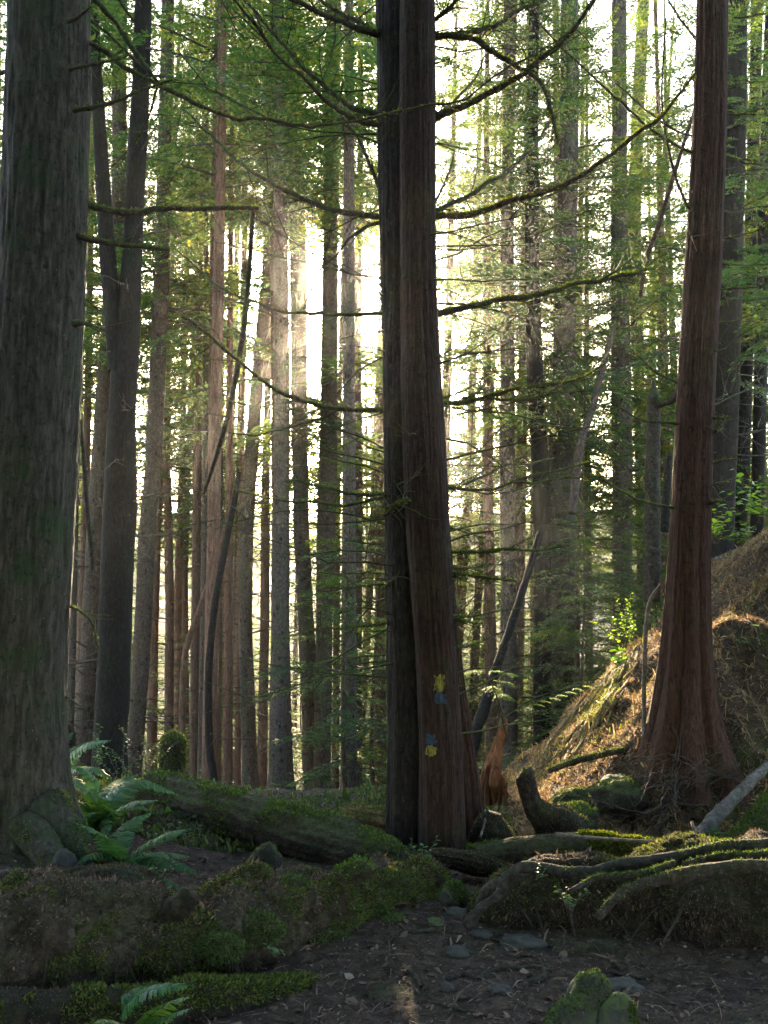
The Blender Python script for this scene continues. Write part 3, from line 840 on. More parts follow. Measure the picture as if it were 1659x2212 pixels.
CB = [ # points, outward depth change, w0, w1, moss tufts
 ([(830,75),(780,66),(740,52),(700,32),(612,-4)], -.5, 24, 11, 300), ([(812,76),(785,52),(745,35),(715,18),(685,-6)], .3, 14, 8, 100),
 ([(835,272),(780,262),(735,240),(700,215),(660,175),(600,120),(555,55),(500,-6)], -.9, 16, 7, 500),
 ([(835,248),(770,235),(720,203),(660,150),(600,82),(545,22),(520,-8)], .5, 16, 7, 700),
 ([(830,470),(740,457),(680,440),(590,400),(510,345),(450,285),(388,233)], .9, 17, 5, 500),
 ([(830,478),(790,490),(755,512),(730,550),(690,592),(655,668)], .6, 11, 4, 60),
 ([(835,440),(805,375),(775,305),(735,262)], .3, 12, 6, 100),
 ([(835,675),(760,680),(700,678),(620,672),(560,655),(515,640),(450,600),(385,545)], 1.4, 12, 4, 200),
 ([(835,885),(760,886),(700,880),(620,850),(550,805),(500,770),(440,720),(393,689)], -.8, 15, 6, 500),
 ([(728,885),(690,910),(640,925),(570,936),(493,930)], .3, 7, 4, 120),
 ([(838,1066),(770,1070),(700,1055),(655,1043),(618,1040)], -.6, 9, 4, 260), ([(838,1072),(770,1086),(690,1090),(600,1080),(508,1062)], .6, 10, 4, 300),
 ([(840,1240),(760,1235),(688,1240)], .6, 6, 3, 120), ([(840,1262),(760,1266),(703,1268)], -.4, 6, 3, 140),
 ([(838,1322),(770,1318),(725,1330),(694,1346)], -.5, 6, 3, 100), ([(840,1345),(765,1357),(690,1360),(614,1379)], -.9, 8, 4, 300),
 ([(838,1413),(770,1420),(703,1414)], .5, 6, 3, 60),
 ([(935,45),(960,25),(992,-8)], -.2, 14, 9, 30),
 ([(930,82),(1010,72),(1060,58),(1105,32),(1150,15),(1195,-6)], .4, 16, 8, 700),
 ([(930,76),(1010,80),(1062,105),(1110,138),(1152,166),(1178,195),(1192,240),(1206,306)], -.4, 18, 9, 900),
 ([(930,258),(1010,226),(1065,196),(1120,166),(1180,116),(1230,74),(1295,-8)], -.5, 20, 10, 1500),
 ([(930,460),(1010,424),(1070,385),(1130,340),(1165,300),(1192,262)], .7, 14, 6, 300),
 ([(930,468),(1020,461),(1090,436),(1150,424),(1230,395),(1310,345),(1370,295),(1420,262),(1450,228),(1502,160)], -.4, 18, 7, 1300),
 ([(935,255),(1000,202),(1030,158),(1057,104)], .8, 9, 4, 60), ([(938,440),(965,385),(981,328)], .3, 7, 3, 20),
 ([(932,680),(1020,661),(1090,646),(1170,635),(1250,615),(1320,603),(1385,588),(1400,560)], .5, 18, 8, 1300),
 ([(1285,612),(1340,575),(1372,552)], .2, 7, 4, 60),
 ([(938,870),(1020,865),(1070,855),(1110,840),(1190,833),(1250,820),(1312,778)], -.3, 14, 4, 900),
 ([(1040,862),(1120,868),(1170,858),(1213,843)], -.1, 9, 5, 400), ([(955,862),(1010,835),(1057,808)], -.4, 6, 4, 100), ([(1000,862),(1030,845),(1046,828)], .1, 9, 6, 200),
 ([(950,1052),(1040,1053),(1120,1040),(1180,1020),(1240,1005),(1293,990)], .3, 9, 4, 300), ([(1110,1042),(1230,1036),(1312,1029)], .0, 6, 3, 100), ([(1000,1048),(1080,1010),(1140,1003),(1197,989)], .6, 6, 3, 120),
 ([(955,1194),(1060,1191),(1100,1184),(1160,1189),(1217,1184)], -.2, 9, 5, 500), ([(960,1222),(1010,1227),(1052,1218)], .3, 7, 5, 240), ([(958,1233),(1040,1245),(1117,1256)], -.3, 9, 6, 400),
 ([(955,1250),(1012,1252)], -.2, 7, 4, 100), ([(965,1332),(1036,1335)], .1, 8, 5, 240), ([(965,1333),(1000,1343),(1030,1345)], -.3, 7, 5, 200), ([(975,1392),(1040,1392)], .1, 7, 4, 200),
 ([(872,943),(898,939)], -.6, 3, 2, 0), ([(832,1060),(870,1040),(906,1019)], -.35, 5, 3, 0), ([(828,1112),(850,1088),(880,1074)], -.35, 12, 8, 400), ([(830,1262),(862,1238)], -.4, 6, 3, 0),
]
for k, (pts, dY, w0, w1, ms) in enumerate(CB):
    right = pts[0][0] > 880
    branch(tC, pts, YC + (-.05 if right else .1), YC + dY, w0, w1, 400 + k, ms, 6 + int(w0 / 2), twl=.18 + w0 * .016)

dead_branches(AA, 61, .6, 5.2, 44, 1.3, .008, math.pi).build('dead_branches', M['branch'], tC)
dead_branches(AB, 62, .6, 5.2, 44, 1.3, .008, 0).build('dead_branches', M['branch'], tC)
# --- mossy giant at the left
YL = 6.0
g0 = at(40, 1790, YL)
tL = thing('giant_conifer', 'huge grey mossy trunk filling the picture edge above the ferns', 'tree', (g0[0], g0[1], .0))
near_trunk(tL, [(107,0,171),(100,280,178),(92,553,185),(75,800,193),(56,1106,200),(32,1400,206),(22,1600,216),(20,1790,240)], YL, 22, 'bark_left', 41, 190, .034, 8, 2.6, .35, .28, .9)
for k, (pts, Ya, Yb, w0, w1, ms) in enumerate([
 ([(180,88),(230,112),(270,145),(340,180),(410,215),(475,240),(550,260),(625,270),(725,265),(830,245),(980,215),(1055,175),(1150,115),(1235,70)], 6.0, 5.5, 15, 4, 700),
 ([(196,-12),(250,50),(290,110),(345,180)], 5.9, 5.85, 15, 11, 200),
 ([(150,150),(210,128),(278,121)], 5.8, 5.5, 11, 5, 100), ([(160,240),(230,220),(290,200),(372,170)], 5.8, 5.3, 14, 6, 200),
 ([(170,432),(200,445),(240,453),(330,455),(440,452),(557,452)], 6.0, 6.5, 22, 12, 700), ([(165,508),(200,518),(240,523),(300,530),(366,536)], 5.9, 6.2, 16, 11, 300),
 ([(340,185),(322,250),(300,300),(260,340),(203,388)], 5.9, 6.2, 6, 3, 30), ([(160,700),(178,700),(190,705)], 5.7, 5.6, 22, 6, 0),
 ([(145,45),(180,25),(195,15)], 5.6, 5.5, 14, 4, 0), ([(30,148),(10,152),(-25,165)], 6, 6.2, 14, 8, 0),
 ([(150,1310),(180,1325),(200,1350),(212,1400)], 6.0, 6.2, 7, 4, 80), ([(130,1490),(150,1510),(166,1525)], 6, 6.2, 6, 3, 0)]):
    branch(tL, pts, Ya, Yb, w0, w1, 500 + k, ms, 5 if k else 12, twl=.35 if k == 0 else .2)
# surface roots of the giant
for k, (pts, Ya, Yb, w0, w1) in enumerate([
 ([(100,1740),(140,1800),(170,1845),(215,1890)], 5.8, 5.45, 90, 20), ([(60,1780),(110,1850),(140,1900),(190,1925)], 5.7, 5.1, 80, 26)]):
    rows = [[*at(x, y, Ya + (Yb - Ya) * f), .5 * (w0 + (w1 - w0) * f) * 5.6 / FPX] for (x, y), f in zip(pts, np.linspace(0, 1, len(pts)))]
    A = smooth_path(np.array(rows), .03)
    V, Q, T = loft(A[:, :3], A[:, 3], 24, lambda th, s, r, p: r * .16 * fbm(p * 9, 4, 60 + k))
    ro = obj('root', V, Q, M['bark_left'], tL, T)
    r_ = tufts(V, Q, 1500, .016, lambda c, n_: vn(c * 6, 3) > -.1, .0, 60 + k); obj('moss', r_[0], r_[1], M['mossdark'], ro, smooth=False)

# --- reddish tree on the bank
YR = 7.0
gR = at(1487, 1660, YR)
tR = thing('reddish_conifer', 'reddish flared tree standing on the sunlit bank with short bare twigs', 'tree', (gR[0], gR[1], gR[2] - .1))
near_trunk(tR, [(1536,0,62),(1532,250,66),(1518,540,72),(1501,800,70),(1490,1080,72),(1482,1300,84),(1480,1450,100),(1480,1560,130),(1486,1640,165),(1490,1710,205)], YR, 20, 'bark_ruddy', 51, 150, .04, 5, 1.0, .06, .15, 1.0, ridge=.22)
near_trunk(tR, [(1551,0,44),(1548,250,46),(1536,540,50),(1522,800,46),(1512,1080,46),(1508,1300,48),(1512,1450,52),(1520,1560,66),(1538,1640,72),(1556,1710,86)], YR - .03, 19, 'bark_ruddy', 52, 90, .04, 5, .9, .06, .2, .8, 'stem', ridge=.14)
RB = [([(1515,98),(1480,55),(1442,-6)], .3, 8, 5), ([(1512,338),(1455,310),(1395,270),(1305,185),(1210,95),(1120,-6)], -.5, 9, 4), ([(1508,298),(1440,270),(1360,205),(1287,140)], .4, 7, 3),
 ([(1508,474),(1475,425),(1442,320),(1430,200),(1437,40)], -.4, 10, 3), ([(1480,837),(1415,803),(1360,753)], .3, 8, 4), ([(1478,919),(1395,908),(1330,878)], -.2, 8, 4), ([(1465,1100),(1370,1075),(1300,1033)], -.3, 8, 4),
 ([(1570,172),(1652,178)], .2, 6, 3), ([(1570,245),(1635,248)], -.2, 7, 4), ([(1565,278),(1620,262),(1665,245)], .3, 5, 3), ([(1560,335),(1645,356)], -.1, 6, 4), ([(1560,457),(1665,444)], .2, 6, 3),
 ([(1560,515),(1610,502),(1665,486)], -.2, 6, 3), ([(1585,38),(1665,24)], .1, 6, 4), ([(1550,565),(1665,569)], .2, 6, 3), ([(1545,628),(1638,622)], -.2, 6, 4), ([(1545,700),(1600,685),(1655,673)], .1, 6, 3),
 ([(1530,877),(1590,853),(1650,812)], .3, 6, 3), ([(1535,906),(1577,902)], -.3, 7, 5), ([(1538,940),(1552,932),(1568,917)], -.3, 8, 5), ([(1535,1001),(1597,990)], -.2, 6, 4), ([(1530,755),(1568,752)], -.3, 5, 4), ([(1530,1084),(1565,1084)], -.3, 10, 6), ([(1530,1044),(1570,1045)], -.3, 6, 4)]
for k, (pts, dY, w0, w1) in enumerate(RB):
    branch(tR, pts, YR, YR + dY, w0, w1, 600 + k, 60 if w0 > 6 else 20, 4, twl=.25)
# far crown parts of the three near trees, high above
for t_, A0, sd in ((tC, AA, 1), (tL, np.array([[at(120, -400, 6)[0], 6, 9, .1]]), 2), (tR, np.array([[at(1560, -400, 7)[0], 7, 9, .1]]), 3)):
    add_crown(t_, (A0[-1, 0] if t_ is not tC else .15, 6.2 if t_ is not tR else 7, 9.5), 210 + sd, 11, 2.8, 60, rot=sd)


# ------------------------------------------------------------------ slender trees further off (copies of three)
def far_proto(k):
    rg = np.random.default_rng(900 + k)
    H = 25
    z = np.linspace(-.4, H, 60)
    A = np.stack([.25 * np.sin(z * .11 + k * 2) * z / H, .2 * np.cos(z * .09 + k) * z / H, z, .155 * (1 - np.clip(z / H, 0, 1)) ** .8 + .01], 1)
    V, Q, T = trunk_mesh(A, 10, .03, 3, 2, 40 + k, .3, .3, .3)
    tm = mesh_data('trunk', V, Q, None, [M['bark_midred'] if k % 2 == 0 else M['bark_midgrey']])
    Vd, Qd, Td, _ = dead_branches(A, 70 + k, 1.5, 14, 44, 1.3).get()
    return tm, mesh_data('dead_branches', Vd, Qd, None, [M['twig']])
FP = [far_proto(k) for k in range(4)]
placed = [LOC[o.name][:2] for o in COL.objects if o.get('category') == 'tree']
def far_tree(x, y, k, rot, sc, low):
    tm, dm = FP[k % 4]
    z = float(terr(x, y, False))
    r_ = thing('slender_conifer', 'slender straight conifer among the far hazy trunks', 'tree', (x, y, z), 'far slender conifers')
    for nm, me in (('trunk', tm), ('dead_branches', dm)):
        c = bpy.data.objects.new(nm, me); COL.objects.link(c); c.parent = r_
        c.rotation_euler = (0, 0, rot); c.scale = (sc, sc, 1)
    add_crown(r_, (x, y, z + low), 220 + k % 5, 25.0 - 8, 2.6, 84 if x > -1 else 60, rot=rot)
rg = np.random.default_rng(12)
n = 0; tries = 0
while n < 72 and tries < 5000:
    tries += 1
    y = 15 + 62 * rg.random() ** 1.15
    x = rg.uniform(-1, 1) * (.43 * y + 2.5)
    xl = x - (y - 8) / SUND[1] * SUND[0]
    if y < 22 and x > 2.5 or (.7 < xl < 3.3 and y < 46): continue
    if min((x - p[0]) ** 2 + (y - p[1]) ** 2 for p in placed) < (1.3 if y < 30 else 2.2): continue
    placed.append((x, y)); n += 1
    far_tree(x, y, n, rg.uniform(0, 6.28), rg.uniform(.65, 1.1), rg.uniform(6, 11) if not .2 < xl < 4 else 17.5)
# thick stand of thin trunks low at the left
for k in range(24):
    px = rg.uniform(395, 520) if k % 3 else rg.uniform(140, 170); Y = rg.uniform(20, 44)
    p = at(px, 1650, Y)
    far_tree(p[0], p[1], k, rg.uniform(0, 6.28), rg.uniform(.55, .85), rg.uniform(8, 11))

for k, (x, y) in enumerate([(4.2,24),(5.6,27),(7.2,25),(8.5,30),(5.0,33),(6.6,36),(9.5,34),(10.5,29)]):
    far_tree(x, y, k, k * 1.7, .7 + .05 * k, 6)
# the forest goes on; unseen trees added round the viewpoint to darken the foreground
for k in range(22):
    a_ = R(100 + 11.5 * k) if k < 15 else (R(52) if k % 2 else R(128))
    d_ = 5.5 + (k * 37 % 50) / 10
    x, y = d_ * math.cos(a_ - R(0)) * (1.0 if k < 15 else 1.2), (-abs(d_ * math.sin(a_)) if k < 15 else rg.uniform(-2, 2))
    if abs(x) < .45 * y + 1.5: continue
    FARLAB = ('conifer', 'unseen conifer of the forest beside and behind the viewpoint, added to shade the foreground', 'unseen trees added around the viewpoint')
    tm, dm = FP[k % 4]
    z = float(terr(x, y, False))
    r_ = thing('conifer_tree', FARLAB[1], 'tree', (x, y, z), FARLAB[2])
    for nm, me in (('trunk', tm), ('dead_branches', dm)):
        c = bpy.data.objects.new(nm, me); COL.objects.link(c); c.parent = r_
        c.rotation_euler = (0, 0, k); c.scale = (1.6, 1.6, 1)
    add_crown(r_, (x, y, z + 3.2), 230 + k % 3, 19, 4.4, 130, rot=k)

# young hemlocks with foliage to the ground
YH = []
for k in range(5):
    H = 5.5
    z = np.linspace(-.2, H, 20)
    A = np.stack([.06 * np.sin(z + k), .06 * np.cos(z * 1.2 + k), z, .035 * (1 - np.clip(z / H, 0, 1)) + .004], 1)
    V, Q, T = trunk_mesh(A, 6, .02, 3, 2, 50 + k, .2, .2)
    YH.append(mesh_data('trunk', V, Q, None, [M['bark_mid']]))
def young(x, y, k, rot, H, wide, z=None):
    z = float(terr(x, y, False)) if z is None else z
    r_ = thing('young_hemlock', 'young feathery hemlock growing low among the trunks', 'tree', (x, y, z), 'young hemlocks in the understorey')
    c = bpy.data.objects.new('trunk', YH[k % 5]); COL.objects.link(c); c.parent = r_
    c.scale = (H / 5.5,) * 3; c.rotation_euler = (0, 0, rot)
    add_crown(r_, (x, y, z + .3), 240 + k % 6, round(H * 2) / 2, wide, 58, rot=rot, taper=.6)
m = 0
for tries in range(4000):
    if m >= 112: break
    y = 12 + 48 * rg.random() ** 1.1
    x = rg.uniform(-1, 1) * (.43 * y + 2)
    if y < 16.5 and x > .6: continue
    if y < 14 and x < -1.0: continue
    if x < .3 and m % 5 < 3 and rg.random() < .9: continue
    if m > 100 and not (.5 < x < 9): continue
    xl = x - (y - 8) / SUND[1] * SUND[0]
    if .9 < xl < 3.1 and m % 3: continue
    if min((x - p[0]) ** 2 + (y - p[1]) ** 2 for p in placed) < .5: continue
    placed.append((x, y)); m += 1
    H = rg.choice([4.0, 5.5, 7.5, 9.0])
    if .2 < xl < 3.3 and y < 26: H = min(H, 4.0)
    young(x, y, m, rg.uniform(0, 6.28), H, rg.choice([1.2, 1.6, 2.0]))
for k in range(20):
    y = 27 + 25 * rg.random()
    x = rg.uniform(.2, 3.6) + (y - 8) / SUND[1] * SUND[0] + rg.uniform(-.5, 2.2) * (y / 26 - .8)
    young(x, y, k, rg.uniform(0, 6.28), rg.choice([8.0, 9.0, 10.0]), 2.3)

for k in range(80):
    y = 46 + 36 * rg.random()
    x = rg.uniform(-1, .35) * (.43 * y + 2)
    young(x, y, k, rg.uniform(0, 6.28), 9.0, 2.6)

# ------------------------------------------------------------------ logs, stumps, stones in front
def log_rows(pts):
    """rows (x, y, diameter px, Y) -> centre line with radius"""
    return np.array([[*at(x, y, Y), .5 * w * Y / FPX] for x, y, w, Y in pts])
def log(name, label, cat, pts, mt, seed, amp=.12, seg=48, moss=0, mossmat='moss', upm=.2, size=.02, freq=6, ridge=.0, step=.03, noisefilter=-.1, group=None, fibre=0):
    A = smooth_path(log_rows(pts), step)
    def disp(th, s, r, p):
        d = amp * fbm(p * freq, 5, seed)
        if ridge:
            q = np.stack(np.broadcast_arrays(np.cos(th) * 5, np.sin(th) * 5, s * 1.2), -1)
            d = d + ridge * (1 - 2 * np.abs(fbm(q, 3, seed + 2)))
        return r * d
    V, Q, T = loft(A[:, :3], A[:, 3], seg, disp)
    t_ = thing(name, label, cat, A[len(A) // 2, :3], group)
    o = obj('wood', V, Q, M[mt], t_, T)
    r_ = tufts(V, Q, 6000, .011, lambda c, n_: fbm(c * 4, 3, seed + 3) > -.3, -.3, seed + 1, .4, .2)
    if r_: obj('bark_crumbs', r_[0], r_[1], M['litter'], t_, smooth=False)
    if moss:
        r_ = tufts(V, Q, moss, size, lambda c, n_: fbm(c * 3.2 + seed, 3, seed) > noisefilter, upm, seed)
        if r_: obj('moss', r_[0], r_[1], M[mossmat], t_, smooth=False)
    return t_, A, V, Q

# the big mossy log across the front left
tG, A, V, Q = log('mossy_log', 'big moss grown rotting log across the front left beside the trail', 'log',
    [(-140,2085,300,4.1),(60,2065,270,4.25),(300,2055,250,4.45),(520,2025,235,4.75),(720,1990,205,5.1),(860,1958,165,5.4),(950,1935,110,5.6)], 'biglog', 71, .32, 130, 0, step=.014, freq=4.5)
fr = lambda c, n_: (n_[:, 1] < .75) & (fbm(c * 2.6, 3, 5) + .4 * fbm(c * 11, 2, 6) > -.02) & ((c[:, 0] > -.95) | (fbm(c * 4, 3, 9) > .1)) & ((n_[:, 2] < .72) | (fbm(c * 3, 3, 19) > .12))
for k, (nn_, sz, sd) in enumerate([(52000, .015, 1), (5000, .024, 2)]):
    r_ = tufts(V, Q, nn_, sz, fr, -.45, sd, .45)
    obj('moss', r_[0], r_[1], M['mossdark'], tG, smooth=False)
for k, (pts, mo) in enumerate([([(368,1985,62,4.4),(385,1962,58,4.38),(408,1932,46,4.36),(413,1925,30,4.36)], 0), ([(470,1950,60,4.7),(485,1925,54,4.7),(503,1892,44,4.7),(505,1886,30,4.7)], 0), ([(725,1925,58,5.0),(752,1892,56,4.95),(785,1878,44,4.9),(793,1886,26,4.86)], 900)]):
    A2 = smooth_path(log_rows(pts), .012)
    V2, Q2, T2 = loft(A2[:, :3], A2[:, 3], 22, lambda th, s, r, p: r * .22 * fbm(p * 16, 4, k))
    o = obj('branch_stub', V2, Q2, M['logdark' if not mo else 'log'], tG, T2)
    if mo:
        r_ = tufts(V2, Q2, mo, .022, None, -.1, 5); obj('moss', r_[0], r_[1], M['moss'], o, smooth=False)
for nn_, sz, mt_, sd in ((26000, .016, 'litter', 11), (5000, .03, 'litter', 12)):
    r_ = tufts(V, Q, nn_, sz, lambda c, n_: (n_[:, 2] > .45) | (fbm(c * 3, 3, 9) > .25), -.3, sd, .5, .2)
    obj('bark_crumbs', r_[0], r_[1], M[mt_], tG, smooth=False)
# hanging fibres and roots on its face
mb = MB(); rg2 = np.random.default_rng(3)
for k in range(70):
    p = at(rg2.uniform(0, 900), rg2.uniform(1990, 2110), rg2.uniform(3.9, 4.3)); p[1] += .0016 * (p[0] + 2) * 0
    q = np.argmin(np.linalg.norm(V[:, :3] - p, axis=1)); p = V[q]
    twig_tube(mb, p, np.array([rg2.normal() * .3, -.5, -.7]), rg2.uniform(.08, .3), .003, rg2, 6, .25, 3, 1)
mb.build('root_fibres', M['root'], tG)
for k, (px, py, w, h, Y) in enumerate([(640, 1935, 90, 60, 4.85), (850, 1915, 80, 56, 5.2), (560, 2010, 90, 70, 4.5), (700, 2040, 100, 60, 4.8), (470, 2050, 80, 60, 4.3), (800, 1985, 80, 60, 5.05)]):
    g = at(px, py, Y); rr = .5 * w * Y / FPX
    A2 = np.array([g + np.array([-rr * .9, .05, 0]), g + np.array([-rr * .4, 0, .01]), g + np.array([rr * .4, 0, 0]), g + np.array([rr * .9, .05, -.01])])
    A2 = smooth_path(np.hstack([A2, [[rr * .4], [rr * .8], [rr * .75], [rr * .3]]]), .012)
    V2, Q2, T2 = loft(A2[:, :3], A2[:, 3], 28, lambda th, s, r, p: r * .3 * fbm(p * 9, 4, k + 30))
    o = obj('moss_clump', V2, Q2, M['biglog'], tG, T2)
    r_ = tufts(V2, Q2, 3800, .017, None, -.5, k + 50, .5); obj('moss', r_[0], r_[1], M['mossdark'], o, smooth=False)
# lower mossy ledge under it
tg2, A, V, Q = log('mossy_ledge', 'low mossy rotten log half buried under the big mossy log', 'log', [(-120,2230,150,3.75),(150,2205,130,3.85),(420,2175,105,4.05),(600,2150,80,4.25),(690,2140,45,4.4)], 'logdark', 72, .28, 60, 9000, 'mossdark', .25, .02, 4)

# log behind the ferns running down to the middle tree
log('mossy_log', 'long mossy log sloping from behind the ferns down to the big middle tree', 'log',
    [(325,1712,80,7.1),(420,1738,95,6.85),(540,1773,108,6.5),(680,1813,112,6.2),(790,1845,100,5.95),(850,1858,70,5.8),(872,1862,40,5.75)], 'log', 73, .13, 60, 9000, 'moss', .45, .018, 5, .10, noisefilter=.02)
log('split_log', 'short split mossy log end leaning against the big middle tree', 'log', [(742,1762,30,6.75),(760,1767,52,6.7),(830,1780,56,6.55),(915,1800,60,6.4),(950,1808,50,6.3)], 'rotbrown', 74, .16, 40, 3500, 'moss', .35, .015, 7, .3)
log('dark_log', 'dark weathered log lying at the foot of the big middle tree', 'log', [(930,1848,30,5.75),(985,1856,38,5.7),(1050,1870,38,5.6),(1105,1890,30,5.5)], 'logdark', 75, .15, 32, 700, 'mossdark', .5, .012, 8, .25)
log('dark_log', 'thin dark log wedged between the mossy logs left of the blazed trunk', 'log', [(770,1842,28,6.0),(830,1858,32,5.9),(900,1880,26,5.8)], 'logdark', 79, .15, 32, 0, ridge=.2)
log('mossy_log', 'bright moss topped log under the pale stick on the right', 'log', [(1010,1848,44,6.0),(1100,1850,66,5.95),(1230,1845,82,5.9),(1380,1855,86,5.8),(1520,1875,88,5.7),(1680,1885,90,5.6)], 'log', 76, .14, 60, 16000, 'moss', .25, .02, 5, .05, noisefilter=-.35)
# dark bank of roots at the right front
tB, A, V, Q = log('root_bank', 'dark earthy root bank bulging over the trail on the right', 'root bank', [(1010,1992,30,5.0),(1075,1970,100,5.05),(1180,1955,165,5.05),(1320,1955,200,5.0),(1480,1945,225,4.95),(1640,1935,240,4.9),(1820,1930,260,4.8)], 'logdark', 77, .30, 120, 7000, 'mossdark', .15, .018, 4, .05, step=.02, noisefilter=.12)
for nn_, sz, mt_, sd in ((40000, .013, 'litter', 11), (1500, .035, 'litter', 12)):
    r_ = tufts(V, Q, nn_, sz, lambda c, n_: fbm(c * 4, 3, 17) > -.6, -.6, sd, .8, .2)
    obj('bark_crumbs', r_[0], r_[1], M[mt_], tB, smooth=False)
mb = MB(); rg2 = np.random.default_rng(13)
for k in range(130):
    p = V[rg2.integers(0, len(V) - 2)]
    twig_tube(mb, p, np.array([rg2.normal() * .6, -.6, -.4]), rg2.uniform(.1, .7), rg2.uniform(.003, .010), rg2, 9, .12, 5, 1)
mb.build('root_fibres', M['root'], tB)
RT = [([(1010,1995,22,4.75),(1040,1960,26,4.78),(1080,1940,28,4.8),(1100,1905,28,4.8),(1130,1882,26,4.8),(1180,1876,28,4.8),(1240,1884,26,4.75),(1350,1864,26,4.75),(1455,1850,26,4.75),(1560,1836,28,4.75),(1690,1820,30,4.7)], 'long grey root running along the crest of the dark root bank'),
 ([(1300,1985,20,4.42),(1330,1950,22,4.45),(1390,1912,24,4.5),(1500,1890,26,4.5),(1680,1866,30,4.45)], 'second root curving down the dark bank below the crest root'),
 ([(1030,1975,18,4.85),(1050,1935,24,4.9),(1075,1910,26,4.95),(1110,1912,20,5.0)], 'pale looped root end above the trail where the dark bank begins'),
 ([(1240,1925,10,4.5),(1300,1905,12,4.55),(1380,1890,13,4.55),(1460,1862,12,4.6)], 'thin root between the two big roots of the dark bank'),
 ([(1480,1868,14,4.65),(1560,1850,17,4.65),(1690,1845,20,4.6)], 'short root fork at the picture edge on top of the dark bank')]
for k, (pts, lab) in enumerate(RT):
    A = smooth_path(log_rows(pts), .02)
    A[:, :3] += .025 * np.stack([vn(A[:, :3] * 5, 1), vn(A[:, :3] * 5, 2), vn(A[:, :3] * 5, 3)], 1); A[:, 3] *= 1 + .35 * vn(A[:, :3] * 6, 7)
    V, Q, T = loft(A[:, :3], A[:, 3], 18, lambda th, s, r, p: r * .2 * fbm(p * 12, 4, 80 + k))
    t_ = thing('root', lab, 'root', A[0, :3]); o = obj('wood', V, Q, M['root'], t_, T)
    r_ = tufts(V, Q, 500, .012, lambda c, n_: (vn(c * 4, 3) > .1) & (c[:, 0] > .85), .4, k)
    if r_: obj('moss', r_[0], r_[1], M['moss'], t_, smooth=False)
log('gnarled_root', 'thick gnarled root lying at the foot of the mossy giant', 'root', [(-60,1925,70,4.9),(40,1918,60,4.95),(110,1925,45,4.95),(190,1912,62,4.98),(260,1915,66,5.0),(310,1925,58,5.0),(350,1948,26,5.0)], 'root', 81, .22, 44, 700, 'mossdark', .45, .014, 6, .08)
log('gnarled_root', 'thin root crossing above the thick gnarled root of the giant', 'root', [(-40,1905,30,5.2),(80,1895,26,5.2),(200,1885,30,5.2),(280,1885,36,5.2),(325,1905,34,5.15),(345,1935,20,5.1)], 'root', 82, .18, 24, 0, ridge=.1)

# sticks and poles
ST = [('pale bare stick lying along the bright moss topped log', [(1200,1802,9,5.65),(1300,1812,8,5.6),(1430,1821,9,5.5),(1575,1833,12,5.4)], 'pale'),
 ('grey weathered pole leaning up the right hand side below the reddish tree', [(1505,1815,32,6.0),(1550,1762,30,6.2),(1620,1690,24,6.5),(1670,1640,18,6.8)], 'pale'),
 ('mossy thick log sloping up at the right picture edge', [(1580,1850,60,5.7),(1640,1790,70,5.8),(1700,1720,70,6.0)], 'log'),
 ('brown pole lying up the sunlit bank towards the reddish tree', [(1185,1665,12,7.2),(1260,1640,14,7.3),(1340,1622,13,7.3),(1395,1606,10,7.3)], 'log'),
 ('short white stick standing beside the blazed trunk foot', [(1308-1000+730,1808,6,6.1),(1043,1790,6,6.2),(1048,1768,5,6.2)], 'pale'),
 ('bent pale stick poking up beside the grey weathered pole', [(1512,1830,9,5.6),(1502,1800,8,5.65),(1494,1775,6,5.7)], 'pale'),
 ('thin bright stem standing upright in front of the rotten bank log', [(1392,1640,9,7.1),(1391,1520,9,7.1),(1393,1400,9,7.15),(1398,1330,9,7.2),(1408,1290,8,7.2),(1428,1262,6,7.2)], 'pale'),
 ('thin grey twig arching over the ferns', [(345,1805,6,6.8),(375,1795,6,6.8),(388,1770,6,6.9),(386,1735,6,7.0),(380,1705,5,7.1)], 'pale'),
 ('broken branch lying on top of the big mossy log', [(550,1940,12,4.75),(580,1928,14,4.8),(602,1915,10,4.85)], 'pale')]
for k, (lab, pts, mt) in enumerate(ST):
    A = smooth_path(log_rows(pts), .03)
    V, Q, T = loft(A[:, :3], A[:, 3], 12, lambda th, s, r, p: r * .18 * fbm(p * 16, 3, k))
    rgk = np.random.default_rng(k)
    t_ = thing('stick' if k not in (1, 2, 3) else ('fallen_pole' if k != 2 else 'mossy_log'), lab, 'stick' if k not in (1, 2, 3) else 'log', A[0, :3])
    mb = MB(); mb.add(V, Q, T)
    for _ in range(3):
        c = A[rgk.integers(2, len(A) - 1)]
        twig_tube(mb, c[:3], rgk.normal(size=3), rgk.uniform(.04, .18), .003, rgk, 4, 0, 3, 1)
    mb.build('wood', M[mt], t_)
    if k in (2, 3):
        r_ = tufts(V, Q, 3500 if k == 2 else 500, .018, None, .2, k); obj('moss', r_[0], r_[1], M['moss'], t_, smooth=False)

